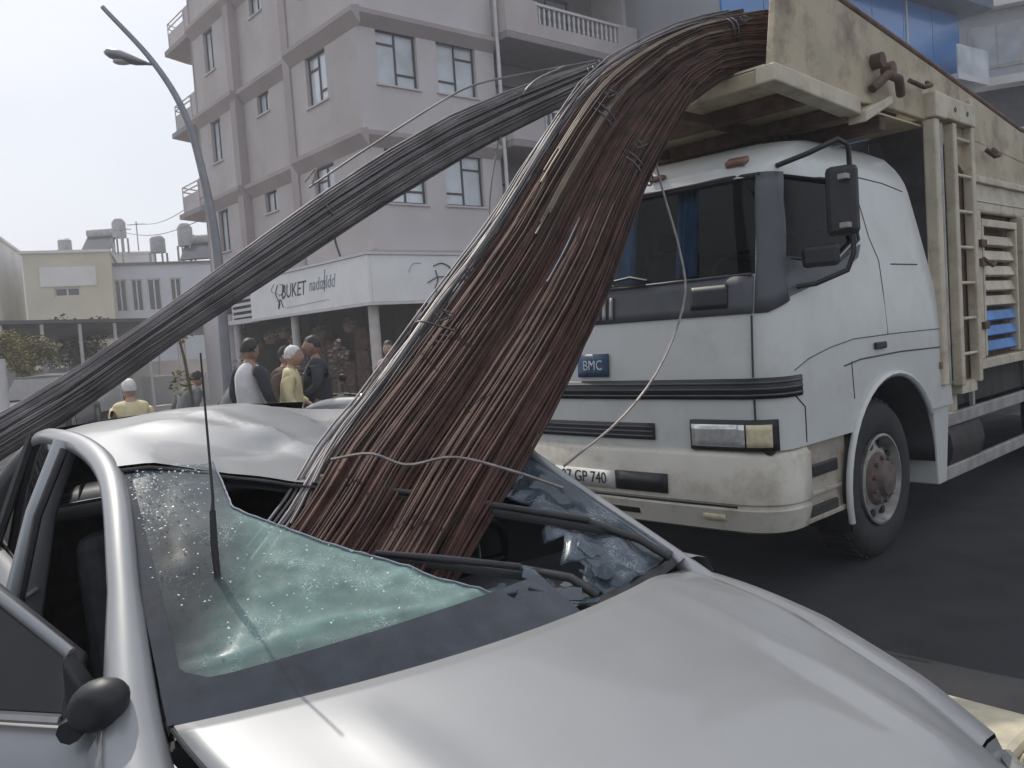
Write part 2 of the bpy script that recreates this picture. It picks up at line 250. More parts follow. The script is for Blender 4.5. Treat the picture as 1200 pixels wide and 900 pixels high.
class MB:
    def __init__(s): s.v, s.f = [], []
    def quad_grid(s, P, flip=False, skip=None, close=False):
        """P: list of rows of points"""
        b = len(s.v); nr, nc = len(P), len(P[0])
        for r in P: s.v += [tuple(p) for p in r]
        for i in range(nr-1):
            for j in range(nc-(0 if close else 1)):
                if skip and skip(i, j): continue
                k = (j+1) % nc
                q = (b+i*nc+j, b+i*nc+k, b+(i+1)*nc+k, b+(i+1)*nc+j)
                s.f.append(q[::-1] if flip else q)
        return s
    def cap(s, pts, flip=False):
        b = len(s.v); s.v += [tuple(p) for p in pts]; f = tuple(range(b, b+len(pts))); s.f.append(f[::-1] if flip else f); return s
    def box(s, c, d, rot=None):
        x, y, z = d[0]/2, d[1]/2, d[2]/2; b = len(s.v)
        for p in ((-x,-y,-z),(x,-y,-z),(x,y,-z),(-x,y,-z),(-x,-y,z),(x,-y,z),(x,y,z),(-x,y,z)):
            p = Vector(p)
            if rot is not None: p = rot @ p
            s.v.append(tuple(Vector(c)+p))
        for q in ((3,2,1,0),(4,5,6,7),(0,1,5,4),(1,2,6,5),(2,3,7,6),(3,0,4,7)): s.f.append(tuple(b+i for i in q))
        return s
    def bx(s, a, b):
        lo = [min(p, q) for p, q in zip(a, b)]; hi = [max(p, q) for p, q in zip(a, b)]
        return s.box([(p+q)/2 for p, q in zip(lo, hi)], [q-p for p, q in zip(lo, hi)])
    def tube(s, path, r, n=8, caps=True, closed=False):
        path = [Vector(p) for p in path]; m = len(path); b = len(s.v); up = None
        for i, p in enumerate(path):
            if closed: t = (path[(i+1) % m]-path[i-1])
            else: t = path[min(i+1, m-1)]-path[max(i-1, 0)]
            t.normalize()
            if up is None:
                up = Vector((0, 0, 1)) if abs(t.z) < .9 else Vector((1, 0, 0))
            a = t.cross(up)
            if a.length < 1e-5: a = t.orthogonal()
            a.normalize(); c = a.cross(t); up = c
            rr = r[i] if isinstance(r, list) else r
            if not isinstance(rr, (tuple, list)): rr = (rr, rr)
            for k in range(n):
                w = 2*math.pi*k/n; s.v.append(tuple(p+a*math.cos(w)*rr[0]+c*math.sin(w)*rr[1]))
        for i in range(m if closed else m-1):
            i2 = (i+1) % m
            for k in range(n):
                k2 = (k+1) % n; s.f.append((b+i*n+k, b+i*n+k2, b+i2*n+k2, b+i2*n+k))
        if caps and not closed:
            s.f.append(tuple(b+k for k in range(n))[::-1]); s.f.append(tuple(b+(m-1)*n+k for k in range(n)))
        return s
    def bar(s, a, b, r, n=6): return s.tube([a, b], r, n)
    def lathe(s, prof, c=(0, 0, 0), axis='z', n=24, close=False):
        b = len(s.v); m = len(prof)
        for (r, h) in prof:
            for k in range(n):
                w = 2*math.pi*k/n; x, y = r*math.cos(w), r*math.sin(w)
                p = {'z': (x, y, h), 'y': (x, h, y), 'x': (h, x, y)}[axis]
                s.v.append(tuple(Vector(c)+Vector(p)))
        for i in range(m-1):
            for k in range(n):
                k2 = (k+1) % n; s.f.append((b+i*n+k, b+i*n+k2, b+(i+1)*n+k2, b+(i+1)*n+k))
        return s
    def prism(s, poly, fn, d0, d1):
        """poly of (a,b); fn(a,b,d)->point"""
        b = len(s.v); n = len(poly)
        for d in (d0, d1): s.v += [tuple(fn(p[0], p[1], d)) for p in poly]
        s.f.append(tuple(range(b, b+n))[::-1]); s.f.append(tuple(range(b+n, b+2*n)))
        for i in range(n):
            j = (i+1) % n; s.f.append((b+i, b+j, b+n+j, b+n+i))
        return s
    def ball(s, c, r, n=10, m=7, sc=(1, 1, 1)):
        prof = [(r*math.sin(math.pi*i/m), -r*math.cos(math.pi*i/m)) for i in range(m+1)]
        prof = [(max(p, .0005), h) for p, h in prof]
        b = len(s.v); s.lathe(prof, (0, 0, 0), 'z', n)
        for i in range(b, len(s.v)):
            x, y, z = s.v[i]; s.v[i] = (c[0]+x*sc[0], c[1]+y*sc[1], c[2]+z*sc[2])
        return s
    def mesh(s, name):
        me = bpy.data.meshes.new(name); me.from_pydata(s.v, [], s.f)
        bm = bmesh.new(); bm.from_mesh(me)
        bmesh.ops.remove_doubles(bm, verts=bm.verts, dist=1e-5)
        bmesh.ops.recalc_face_normals(bm, faces=bm.faces)
        bm.to_mesh(me); bm.free(); return me
    def obj(s, name, m, parent=None, smooth=None, bevel=0., solid=0., kind=None, sub=0):
        me = s.mesh(name); me.materials.append(m)
        if smooth:
            for p in me.polygons: p.use_smooth = True
            if smooth < 180: me.set_sharp_from_angle(angle=rad(smooth))
        o = bpy.data.objects.new(name, me); COL.objects.link(o)
        if parent: o.parent = parent
        if solid:
            k = o.modifiers.new('Solidify', 'SOLIDIFY'); k.thickness = solid; k.offset = 0
        if bevel:
            k = o.modifiers.new('Bevel', 'BEVEL'); k.width = bevel; k.segments = 2; k.limit_method = 'ANGLE'; k.angle_limit = rad(40)
        if sub:
            k = o.modifiers.new('Subsurf', 'SUBSURF'); k.levels = k.render_levels = sub
        if kind: o['kind'] = kind
        return o

def bake(o):
    """apply modifiers by evaluation"""
    dg = bpy.context.evaluated_depsgraph_get(); dg.update()
    me = bpy.data.meshes.new_from_object(o.evaluated_get(dg)); old = o.data
    o.modifiers.clear(); o.data = me; bpy.data.meshes.remove(old); return o
def boolean(target, cutters):
    for c in cutters:
        k = target.modifiers.new('Boolean', 'BOOLEAN'); k.operation = 'DIFFERENCE'; k.object = c; k.solver = 'EXACT'
    bake(target)
    for c in cutters:
        me = c.data; bpy.data.objects.remove(c); bpy.data.meshes.remove(me)
def text(name, body, size, m, parent, origin, xdir, ydir, depth=.002, shear=0., ax='CENTER', sx=1.):
    cu_ = bpy.data.curves.new(name, 'FONT'); cu_.body = body; cu_.size = size; cu_.extrude = depth; cu_.align_x = ax; cu_.align_y = 'CENTER'; cu_.shear = shear; cu_.resolution_u = 3
    t = bpy.data.objects.new(name, cu_); COL.objects.link(t)
    dg = bpy.context.evaluated_depsgraph_get(); dg.update()
    me = bpy.data.meshes.new_from_object(t.evaluated_get(dg)); bpy.data.objects.remove(t); bpy.data.curves.remove(cu_)
    x = Vector(xdir).normalized(); y = Vector(ydir).normalized(); z = x.cross(y)
    mw = Matrix(((x.x*sx, y.x, z.x, origin[0]), (x.y*sx, y.y, z.y, origin[1]), (x.z*sx, y.z, z.z, origin[2]), (0, 0, 0, 1)))
    me.transform(mw); me.materials.clear(); me.materials.append(m)
    o = bpy.data.objects.new(name, me); COL.objects.link(o); o.parent = parent; return o
def dup(o, parent=None):
    c = o.copy(); COL.objects.link(c)
    if parent: c.parent = parent
    for ch in list(o.children): dup(ch, c)
    return c

# ------------------------------------------------------------ ground
def ground_grid(name, m, x0, x1, y0, y1, z):
    b = MB(); b.quad_grid([[(x0, y0, z), (x1, y0, z)], [(x0, y1, z), (x1, y1, z)]]); o = b.obj(name, m); tag(o, kind='structure'); return o
ground_grid('ground', M['asphalt'], -700, 700, -100, 1300, 0)

# ------------------------------------------------------------ TRUCK  (local x forward, y to its left = the near side, z up)
TR_ANG = math.atan2(-.682, -.731)
truck = thing('tipper_truck', 'white cab-over truck with a rusty beige dump body, rebar draped over its front', 'truck', (2.377, 5.367, 0), TR_ANG)
XF = [(.4, 1.36), (.9, 1.37), (1.3, 1.37), (1.65, 1.355), (1.86, 1.33), (2.44, 1.22), (2.5, 1.19), (2.6, 1.02), (2.68, .78), (2.75, .4), (2.79, .1), (2.81, -.1)]
XR = [(.88, -1.22), (1.33, -1.15), (1.68, -1.03), (2.23, -.84), (2.65, -.68), (2.75, -.62), (2.79, -.55), (2.81, -.4)]
INS = [(1.55, 0.), (2.44, .085), (2.52, .10), (2.6, .14), (2.68, .20), (2.75, .32), (2.79, .50), (2.81, .72)]
YC = -1.22
def fx(y, z, off=0.):
    w = 1.22-interp(INS, z); R = .17; q = min(1., abs(y-YC)/w); x = interp(XF, z)-.06*q*q
    d = abs(y-YC)-(w-R)
    if d > 0: d = min(d, R); x -= R-math.sqrt(max(0, R*R-d*d))
    return x+off
def front_p(y, z, off=0.): return Vector((fx(y, z)+off, y, z))
def side_y(x, z): 
    w = 1.22-interp(INS, z); R = .17; xe = interp(XF, z)-.06-R
    d = x-xe
    if d > 0: d = min(d, R); return YC+w-R+math.sqrt(max(0, R*R-d*d))
    return YC+w
def side_p(x, z, off=0.): return Vector((x, side_y(x, z)+off, z))
def cab_ring(z, shrink=0.):
    w = 1.22-interp(INS, z)-shrink; R = max(.03, .17-shrink); xf = interp(XF, z)-shrink; xr = interp(XR, z)+shrink
    half = []
    xe = xf-.06-R
    for i in range(10): half.append((lerp(xr, xe, i/9), w))
    for i in range(1, 7):
        a = math.pi/2*i/7; half.append((xe+R*math.sin(a), w-R+R*math.cos(a)))
    for i in range(9):
        q = (w-R)*(1-i/8); half.append((xf-.06*(q/w)**2 if w > 0 else xf, q))
    near = [Vector((x, YC+q, z)) for x, q in half]
    far = [Vector((x, YC-q, z)) for x, q in half[:-1]][::-1]
    return near+far
def cab_solid(shrink, zs):
    b = MB(); rings = [cab_ring(z, shrink) for z in zs]
    b.quad_grid(rings, close=True); b.cap(rings[0], True); b.cap(rings[-1]); return b
zs_out = [.90, 1.0, 1.15, 1.33, 1.5, 1.65, 1.86, 2.0, 2.2, 2.44, 2.5, 2.55, 2.6, 2.64, 2.68, 2.72, 2.75, 2.77, 2.79, 2.81]
cab = cab_solid(0, zs_out).obj('cab_shell', M['truck_white'], truck)
inner = cab_solid(.06, [1.2, 1.33, 1.65, 1.86, 2.2, 2.44, 2.6, 2.68, 2.72]).obj('cut', M['truck_white'], truck)
sidefn = lambda a, b_, d: (a, d, b_)
frontfn = lambda a, b_, d: (d, a, b_)
WS = [(-.13, 1.875), (-.16, 2.42), (-2.28, 2.42), (-2.31, 1.875)]
c_ws = MB().prism(WS, frontfn, 1.0, 1.6).obj('cut', M['truck_white'], truck)
DW = [(1.135, 1.96), (1.115, 2.39), (1.07, 2.43), (.20, 2.45), (.16, 2.42), (.13, 2.08), (.42, 1.95), (.5, 1.93)]
c_dw = MB().prism(DW, sidefn, -.6, .2).obj('cut', M['truck_white'], truck)
c_dw2 = MB().prism(DW, sidefn, -3, -1.9).obj('cut', M['truck_white'], truck)
ARC = [(-.17+.70*math.cos(a), .52+.68*math.sin(a)) for a in [math.pi*2*i/40 for i in range(40)]]
c_ar = MB().prism(ARC, sidefn, -.62, .3).obj('cut', M['truck_white'], truck)
c_ar2 = MB().prism(ARC, sidefn, -2.7, -1.82).obj('cut', M['truck_white'], truck)
c_fl = MB().bx((-.98, -2.6, .6), (-1.4, .1, .89)).obj('cut', M['truck_white'], truck)
boolean(cab, [inner, c_ws, c_dw, c_dw2, c_ar, c_ar2])
bpy.data.objects.remove(c_fl)
for p in cab.data.polygons: p.use_smooth = True
cab.data.set_sharp_from_angle(angle=rad(32))
def front_patch(name, m, y0, y1, z0, z1, off, parent=truck, ny=14, nz=4, sol=0., bev=0., tilt=0.):
    b = MB(); b.quad_grid([[front_p(lerp(y0, y1, j/ny), lerp(z0, z1, i/nz), off) for j in range(ny+1)] for i in range(nz+1)])
    return b.obj(name, m, parent, 60, solid=sol, bevel=bev)
def corner_strip(name, m, y0, x1, z0, z1, off, parent=truck, sol=.02, nz=2):
    """band wrapping the near front corner: from front y0 round to side x1"""
    pts = []
    w = 1.22; R = .17
    rows = []
    for i in range(nz+1):
        z = lerp(z0, z1, i/nz); ins = interp(INS, z); ww = w-ins; xf = interp(XF, z); xe = xf-.06-R; row = []
        for j in range(15):
            y = lerp(y0, YC+ww-R, j/14); row.append(Vector((fx(y, z)+off, y, z)))
        for j in range(1, 8):
            a = math.pi/2*j/8; row.append(Vector((xe+(R+off)*math.cos(a), YC+ww-R+(R+off)*math.sin(a), z)))
        for j in range(9): row.append(Vector((lerp(xe, x1, j/8), YC+ww+off, z)))
        rows.append(row)
    b = MB(); b.quad_grid(rows); return b.obj(name, m, parent, 60, solid=sol)
front_patch('windscreen', M['truck_glass'], -.12, -2.32, 1.87, 2.43, -.03, ny=24)
b = MB(); 
b.quad_grid([[side_p(lerp(1.15, .12, j/6), lerp(1.92, 2.46, i/4), -.035) for j in range(7)] for i in range(5)])
b.obj('side_window', M['dark_tint'], truck, 60)
# dark trim around the windows
def patch_poly_side(name, m, poly, off, parent=truck, sol=.012):
    """polygon in (x,z) laid on the near side"""
    b = MB(); bm_pts = [side_p(x, z, off) for x, z in poly]; b.cap(bm_pts); return b.obj(name, m, parent, solid=sol)
front_patch('lower_trim', M['truck_grey'], -.13, -2.31, 1.66, 1.87, .006, sol=.012, ny=24)
front_patch('vent', M['truck_black'], -.27, -.50, 1.70, 1.83, .016, sol=.01)
for k in range(7):
    front_patch('vent_rib', M['alu'], -1.06-k*.055, -1.082-k*.055, 1.685, 1.82, .022, ny=1, sol=.012)
# pillar trim wrapping the corner (between windscreen and door window)
rows = []
for i in range(9):
    row = []
    for j in range(11):
        z = lerp(lerp(1.66, 1.725, max(0, j-3)/7), 2.44, i/8)
        ww = 1.22-interp(INS, z); R = .17; xe = interp(XF, z)-.06-R
        a_s = math.asin(max(0., min(.95, (-.128-.036*smooth01(z, 1.87, 2.42)-(YC+ww-R))/R))); a = lerp(a_s, math.pi/2, min(1, j/9))
        x = xe+(R+.006)*math.cos(a)
        if j == 10: x = min(x, lerp(1.135, 1.115, smooth01(z, 1.7, 2.4))-.004)
        row.append(Vector((x, YC+ww-R+(R+.006)*math.sin(a), z)))
    rows.append(row)
MB().quad_grid(rows).obj('pillar_trim', M['truck_grey'], truck, 60, solid=.01)
patch_poly_side('door_trim', M['truck_grey'], [(1.128, 1.735), (.78, 1.805), (.42, 1.89), (.20, 1.965), (.14, 2.05), (.44, 1.94), (.5, 1.92), (1.10, 1.95), (1.128, 1.95)], .007)
b = MB()
for z in (2.43,): b.tube([front_p(lerp(-.14, -2.3, j/12), z, .004) for j in range(13)], .012, 6)
b.tube([front_p(lerp(-.14, -2.3, j/12), 1.872, .006) for j in range(13)], .012, 6)
b.tube([side_p(x, z, .0) for x, z in DW]+[side_p(*DW[0])], .010, 6)
b.obj('window_seal', M['black_plastic'], truck, 60)
# cab interior
b = MB(); b.bx((-.85, -2.3, 1.2), (-.78, -.15, 2.2)); b.bx((1.1, -2.25, 1.5), (.75, -.2, 1.84)); b.bx((-.8, -2.2, 1.21), (.8, -.2, 1.25)); b.obj('dashboard', M['interior'], truck, bevel=.02)
for y in (-.62, -1.8):
    b = MB(); b.bx((-.2, y-.24, 1.3), (.3, y+.24, 1.55)); b.box((-.28, y, 1.86), (.14, .46, .72), Matrix.Rotation(-.15, 3, 'Y')); b.box((-.34, y, 2.3), (.09, .26, .16)); b.obj('seat', M['interior'], truck, bevel=.04)
sw = MB(); cw = V(.55, -.62, 1.86); sw.tube([cw+V(.10*math.cos(a), .23*math.sin(a), .18*math.cos(a)) for a in [2*math.pi*i/20 for i in range(20)]], .016, 6, closed=True)
sw.bar(cw+V(0, -.22, 0), cw+V(0, .22, 0), .014); sw.bar(cw, cw+V(.25, 0, -.35), .02); sw.obj('steering_wheel', M['black_plastic'], truck, 60)
def curtain(y0, y1, z0, z1, x):
    b = MB(); b.quad_grid([[Vector((x+.02*math.sin(j*1.9)-.12*(i/4), lerp(y0, y1, j/12)+(.03*(1-i/4)), lerp(z0, z1, i/4))) for j in range(13)] for i in range(5)]); b.obj('curtain', M['curtain'], truck, 60, solid=.006)
curtain(-.57, -.72, 1.90, 2.42, 1.20); curtain(-1.03, -1.45, 1.90, 2.42, 1.20)
# front wipers
b = MB(); p0, p1 = front_p(-.78, 1.90, .05), front_p(-1.36, 1.89, .05)
b.tube([p0, front_p(-.9, 1.93, .06), p1], .009, 6); b.tube([front_p(-.80, 1.875, .04), front_p(-1.2, 1.90, .07)], .007, 6); b.obj('wiper', M['black_plastic'], truck, 60)
# front mouldings
corner_strip('front_band', M['truck_black'], -2.40, 1.06, 1.19, 1.305, .004, sol=.022, nz=1)
for k in range(3):
    corner_strip('band_rib', M['truck_grey'], -2.40, 1.07, 1.207+k*.034, 1.217+k*.034, .019, sol=.008, nz=1)
front_patch('lower_grille', M['truck_black'], -.79, -1.80, .945, 1.045, .004, sol=.02)
for k in range(3): front_patch('grille_slat', M['truck_grey'], -.80, -1.79, .962+k*.028, .972+k*.028, .017, sol=.01, nz=1)
# panel seams
seam = MB()
def seam_side(pts, off=.0015, r=.003): seam.tube([side_p(x, z, off) for x, z in pts], r, 5)
seam_side([(1.12, 1.33), (.95, 1.385), (.7, 1.43), (.38, 1.465), (-.2, 1.47), (-1.12, 1.465)])
seam_side([(.52, 1.31), (.3, 1.335), (-.3, 1.345), (-1.17, 1.33)], r=.005)
seam_side([(-.12, 1.47), (-.12, 1.75), (-.12, 1.95), (-.02, 2.1), (.1, 2.44)], r=.0025)
seam_side([(.1, 2.49), (-.35, 2.475), (-.66, 2.44)], r=.003); seam_side([(-.30, 1.93), (-.74, 1.93)], r=.004)
seam_side([(.42, 1.33), (.40, 1.1)], r=.003)
seam.tube([front_p(-.135, z, .002) for z in (1.0, 1.1, 1.19)], .006, 5); seam.tube([front_p(-.135, z, .003) for z in (1.31, 1.45, 1.65)], .006, 5)
seam_side([(1.12, 1.19), (1.02, 1.12), (1.02, .92)], r=.004)
seam.obj('panel_seam', M['black_plastic'], truck, 60)
b = MB(); b.box(side_p(.02, 1.405, .012), (.16, .02, .045)); b.obj('door_handle', M['black_plastic'], truck, bevel=.008)
b = MB(); b.box(side_p(-1.02, 1.2, .008), (.09, .014, .05)); b.obj('side_marker', M['orange'], truck, bevel=.005)
front_patch('roof_marker', M['orange'], -.22, -.33, 2.505, 2.535, .03, sol=.03, ny=3)
b = MB(); b.box(front_p(-.80, 2.52, .03), (.06, .10, .03)); b.obj('roof_marker', M['orange'], truck, bevel=.008)
# badge
front_patch('badge', M['badge'], -1.115, -1.365, 1.33, 1.475, .012, sol=.016, ny=3)
for o_ in [truck.children[-1]]:
    pass
bx_ = front_p(-1.235, 1.402, .024)
text('badge_letters', 'BMC', .088, M['white_print'], o_, bx_, (0, -1, 0)if False else (0, 1, 0), (-.02, 0, 1), sx=.92)
# bumper
rows = []
BP = [(.43, -.05), (.45, .0), (.565, .03), (.575, .022), (.60, .022), (.61, .036), (.86, .03), (.895, .0)]
for z, o in BP:
    row = []
    for j in range(17): row.append(Vector((1.37-.06*(1-j/16*0)*((lerp(-2.42, -.24, j/16)-YC)/1.22)**2+o, lerp(-2.42, -.24, j/16), z)))
    for j in range(1, 9):
        a = math.pi/2*j/8; R = .22; row.append(Vector((1.37-.045+o-R-.0+R*math.cos(a), -.24+(R+o)*math.sin(a), z)))
    row.append(Vector((1.02, -.02+o, z))); rows.append(row)
MB().quad_grid(rows).obj('bumper', M['truck_cream'], truck, 50, solid=.02)
b = MB(); b.bx((.95, -2.38, .88), (1.3, -.06, .93)); b.obj('bumper_gap', M['truck_black'], truck)
def bumper_patch(name, m, y0, y1, z0, z1, off, par=truck, sol=.016):
    b = MB(); b.quad_grid([[Vector((1.37-.06*((lerp(y0, y1, j/6)-YC)/1.22)**2+off, lerp(y0, y1, j/6), z)) for j in range(7)] for z in (z0, z1)]); return b.obj(name, m, par, 60, solid=sol)
b = MB(); b.tube([V(1.37-.06*((-.36-YC)/1.22)**2+o, -.36, z) for z, o in ((.61, .037), (.72, .036), (.86, .031), (.89, .006))], .0035, 5); b.obj('bumper_crease', M['step_grime'], truck)
b = MB(); b.bx((1.0, -.045, .47), (.62, -.020, .53)); b.obj('step_dent', M['chassis'], truck, bevel=.008)
b = MB(); b.bx((1.06, -.05, .80), (.98, -.022, .90)); b.obj('bumper_bracket', M['step_grime'], truck, bevel=.006)
bumper_patch('bumper_slot', M['truck_black'], -.69, -1.07, .635, .75, .048)
bumper_patch('bumper_line', M['truck_black'], -.03-.22, -2.3, .580, .592, .026)
bumper_patch('fog_lamp', M['amber'], -.33, -.47, .50, .545, .024)
bumper_patch('lower_slot', M['truck_black'], -.92, -1.25, .49, .55, .020)
plate = bumper_patch('number_plate', M['plate'], -1.075, -1.60, .635, .745, .055, sol=.008)
text('plate_text', '07 GP 740', .105, M['black_print'], plate, V(1.37+.060+.003-.003, -1.337, .69), (0, 1, 0), (0, 0, 1), sx=.86)
b = MB(); b.quad_grid([[Vector((1.35-.05*((y-YC)/1.22)**2+.061, y, z)) for y in (-1.56, -1.6)] for z in (.64, .742)]); 
# headlamps
def headlamp(y0, y1):
    h = front_patch('headlight', M['truck_black'], y0, y1, .905, 1.075, .010, sol=.03, ny=8)
    ya = lerp(y0, y1, .62 if abs(y0) > abs(y1) else .38)
    if abs(y0-YC) > abs(y1-YC): ya = lerp(y0, y1, .30); o_, i_ = (y0, ya), (ya, y1)
    else: ya = lerp(y0, y1, .70); o_, i_ = (ya, y1), (y0, ya)
    d = .02 if y0 > y1 else -.02
    front_patch('lens', M['lens'], i_[0]-d*.3, i_[1]+d*.6, .925, 1.05, .020, h, ny=6, sol=.02)
    front_patch('indicator', M['amber'], o_[0]-d, o_[1]+d*.3, .925, 1.05, .021, h, ny=5, sol=.02)
headlamp(-.035, -.53); headlamp(-1.91, -2.405)
# step panel behind bumper and mudguard
b = MB(); b.quad_grid([[Vector((x, -.06, z)) for x in (1.10, .8, .47)] for z in (.44, .60, .64, .91)]); b.obj('step_panel', M['step_grime'], truck, solid=.03)
b = MB(); b.bx((.98, -.07, .69), (.58, -.035, .765)); b.obj('step_hole', M['truck_black'], truck, bevel=.01)
b = MB(); b.bx((1.02, -.30, .44), (.52, -.02, .47)); b.bx((1.0, -.16, .585), (.55, -.03, .61)); b.obj('step_tread', M['step_grime'], truck, bevel=.006)
b = MB(); b.tube([side_p(-.17+.71*math.cos(a), .9, 0)*0+Vector((-.17+.71*math.cos(a), .006, .52+.69*math.sin(a))) for a in [rad(-14+i*9) for i in range(19)]], (.022), 6); b.obj('arch_lip', M['truck_white'], truck, 60)
b = MB(); b.quad_grid([[Vector((-.17+.69*math.cos(a), y, .52+.67*math.sin(a))) for a in [rad(-20+i*10) for i in range(21)]] for y in (-.01, -.62)]); b.obj('mudguard', M['black_plastic'], truck, 60, solid=.012)
b = MB(); b.prism([(-.90, .90), (-1.20, .90), (-1.10, .33), (-.95, .33)], sidefn, -.30, -.02); b.obj('mud_flap', M['truck_white'], truck, bevel=.012)
# wheels
def truck_wheel(x, yo, r=.52, name='wheel'):
    w = MB(); 
    prof = [(.30, -.30), (.45, -.30), (r-.03, -.275), (r, -.24), (r, -.05), (r-.03, -.015), (.44, .0), (.33, -.005), (.29, -.03)]
    w.lathe(prof, (x, yo, r), 'y', 48); t = w.obj(name, M['rubber'], truck, 50)
    tr_ = MB(); 
    for k in range(40):
        a = 2*math.pi*k/40; tr_.box((x+(r+.004)*math.cos(a), yo-.145, r+(r+.004)*math.sin(a)), (.012, .19, .045), Matrix.Rotation(-a, 3, 'Y'))
    tr_.obj('tread', M['rubber'], t)
    rm = MB(); rm.lathe([(.295, -.02), (.30, .004), (.285, .008), (.265, -.03), (.25, -.06), (.20, -.035), (.17, -.03)], (x, yo, r), 'y', 40); rm.obj('rim', M['rim'], t, 50)
    hl = MB()
    for k in range(10):
        a = 2*math.pi*k/10; c = V(x+.232*math.cos(a), yo-.042, r+.232*math.sin(a)); hl.lathe([(.001, .012), (.027, .010), (.03, -.03)], c, 'y', 10)
    hl.obj('rim_hole', M['truck_black'], t, 50)
    hb = MB(); hb.lathe([(.18, -.035), (.165, .0), (.12, .015), (.10, .05), (.07, .06), (.001, .062)], (x, yo, r), 'y', 28)
    for k in range(10):
        a = 2*math.pi*k/10+.2; hb.lathe([(.016, -.03), (.016, .025), (.001, .027)], V(x+.145*math.cos(a), yo, r+.145*math.sin(a)), 'y', 6)
    hb.obj('hub', M['hub'], t, 40); return t
truck_wheel(-.08, -.06); 
for x in (-4.6, -5.95): truck_wheel(x, -.08)
far = MB(); far.lathe([(.1, 0), (.45, .0), (.52, .05), (.52, .28), (.45, .30), (.1, .3)], (-.08, -2.38, .52), 'y', 32); far.obj('wheel', M['rubber'], truck, 50)
b = MB(); b.bx((1.0, -.95, .55), (-8, -.85, .80)); b.bx((1.0, -1.65, .55), (-8, -1.55, .80)); b.bar((-.08, -.3, .52), (-.08, -2.1, .52), .07); b.bx((.9, -1.6, .5), (.1, -.9, 1.1))
b.bx((-1.5, -2.3, .82), (-8, -.15, 1.12)); b.obj('chassis', M['chassis'], truck, bevel=.01)
b = MB(); b.lathe([(.001, -2.0), (.28, -2.0), (.28, -1.3), (.001, -1.3)], (0, -.32, .55), 'x', 20); b.obj('air_tank', M['chassis'], truck, 50)
for z in (.76, .36):
    b = MB(); b.bx((-1.18, -.10, z-.05), (-7.5, -.06, z+.05)); b.obj('side_rail', M['alu'], truck, bevel=.008)
b = MB()
for x in (-1.95, -3.4, -5): b.bx((x, -.13, .3), (x-.05, -.102, 1.1))
b.obj('rail_post', M['alu'], truck)
# mirror with arm
def mir():
    b = MB(); b.tube([side_p(1.02, 2.475, 0), V(1.0, .08, 2.51), V(.93, .22, 2.565), V(.88, .25, 2.53), V(.87, .25, 2.35), V(.87, .25, 1.95), V(.89, .22, 1.86), V(.98, .08, 1.80), side_p(1.02, 1.79, 0)], .015, 8); a = b.obj('mirror_arm', M['black_plastic'], truck, 60)
    h = MB(); h.box((.88, .205, 2.24), (.065, .17, .38), Matrix.Rotation(.25, 3, 'Z')); m_ = h.obj('mirror', M['black_plastic'], truck, bevel=.03)
    f = MB(); f.box((.842, .196, 2.24), (.006, .145, .34), Matrix.Rotation(.25, 3, 'Z')); f.obj('mirror_glass', M['mirror'], m_)
    h = MB(); h.box((.95, .10, 1.95), (.06, .20, .12), Matrix.Rotation(.25, 3, 'Z')); m2 = h.obj('mirror', M['black_plastic'], truck, bevel=.025)
    f = MB(); f.box((.916, .092, 1.95), (.006, .17, .09), Matrix.Rotation(.25, 3, 'Z')); f.obj('mirror_glass', M['mirror'], m2)
    b = MB()
    for z in (2.10, 2.36): b.box((.93, .24, z), (.05, .05, .03))
    b.obj('mirror_clamp', M['alu'], truck, bevel=.004)
mir()
# ---- dump body, canopy, ladder
YN = -.03
def side_sheet(name, m, poly, y0, y1, bev=.01): return MB().prism(poly, sidefn, y0, y1).obj(name, m, truck, bevel=bev)
side_sheet('canopy_side', M['beige'], [(1.13, 2.98), (.16, 2.93), (-.2, 2.96), (-1.0, 2.96), (-1.75, 2.64), (-7.6, 2.64), (-7.6, 2.60), (-7.6, 3.02), (-3.17, 3.13), (-1.19, 3.36), (.34, 3.52), (.74, 3.60), (.99, 3.64)], YN-.05, YN)
side_sheet('canopy_lip', M['beige_light'], [(1.17, 2.90), (.12, 2.85), (.12, 2.955), (1.165, 3.00)], YN-.09, YN+.03)
b = MB(); b.tube([V(1.0, YN-.02, 3.66), V(.74, YN-.02, 3.62), V(.34, YN-.02, 3.54), V(-1.19, YN-.02, 3.38), V(-3.17, YN-.02, 3.15), V(-7.6, YN-.02, 3.04)], .028, 8); b.obj('top_rail', M['rust_beam'], truck, 60)
side_sheet('canopy_side', M['beige'], [(-.55, 2.96), (-1.75, 2.96), (-7.6, 2.96), (-7.6, 3.02), (-3.17, 3.10), (-1.19, 3.16), (-.6, 3.17)], -2.42, -2.37)
# canopy floor and beams
def zf(x): return lerp(2.93, 3.0, smooth01(x, -.2, 1.15))
b = MB(); b.quad_grid([[V(x, y, zf(x)) for y in (-.07, -1.15, -2.38)] for x in (-.2, -1.05)]); b.quad_grid([[V(lerp(-.2, x_, t), y, zf(lerp(-.2, x_, t))) for t in (0, .3, .6, 1)] for y, x_ in ((-.07, 1.15), (-1.15, 1.15), (-1.9, .25), (-2.38, -.199))]); b.obj('canopy_floor', M['floor_lit_beige'], truck, solid=.012)
for x, m_ in ((1.11, 'beige'), (.62, 'rust_beam'), (.12, 'rust_beam'), (-.38, 'rust_beam')):
    b = MB(); yl_ = {1.11: 1.15, .62: 1.55, .12: 1.95}.get(x, 2.36); b.box((x, -(.08+yl_)/2, zf(x)-.055), (.09, yl_-.08, .09)); b.obj('canopy_beam', M[m_], truck, bevel=.01)
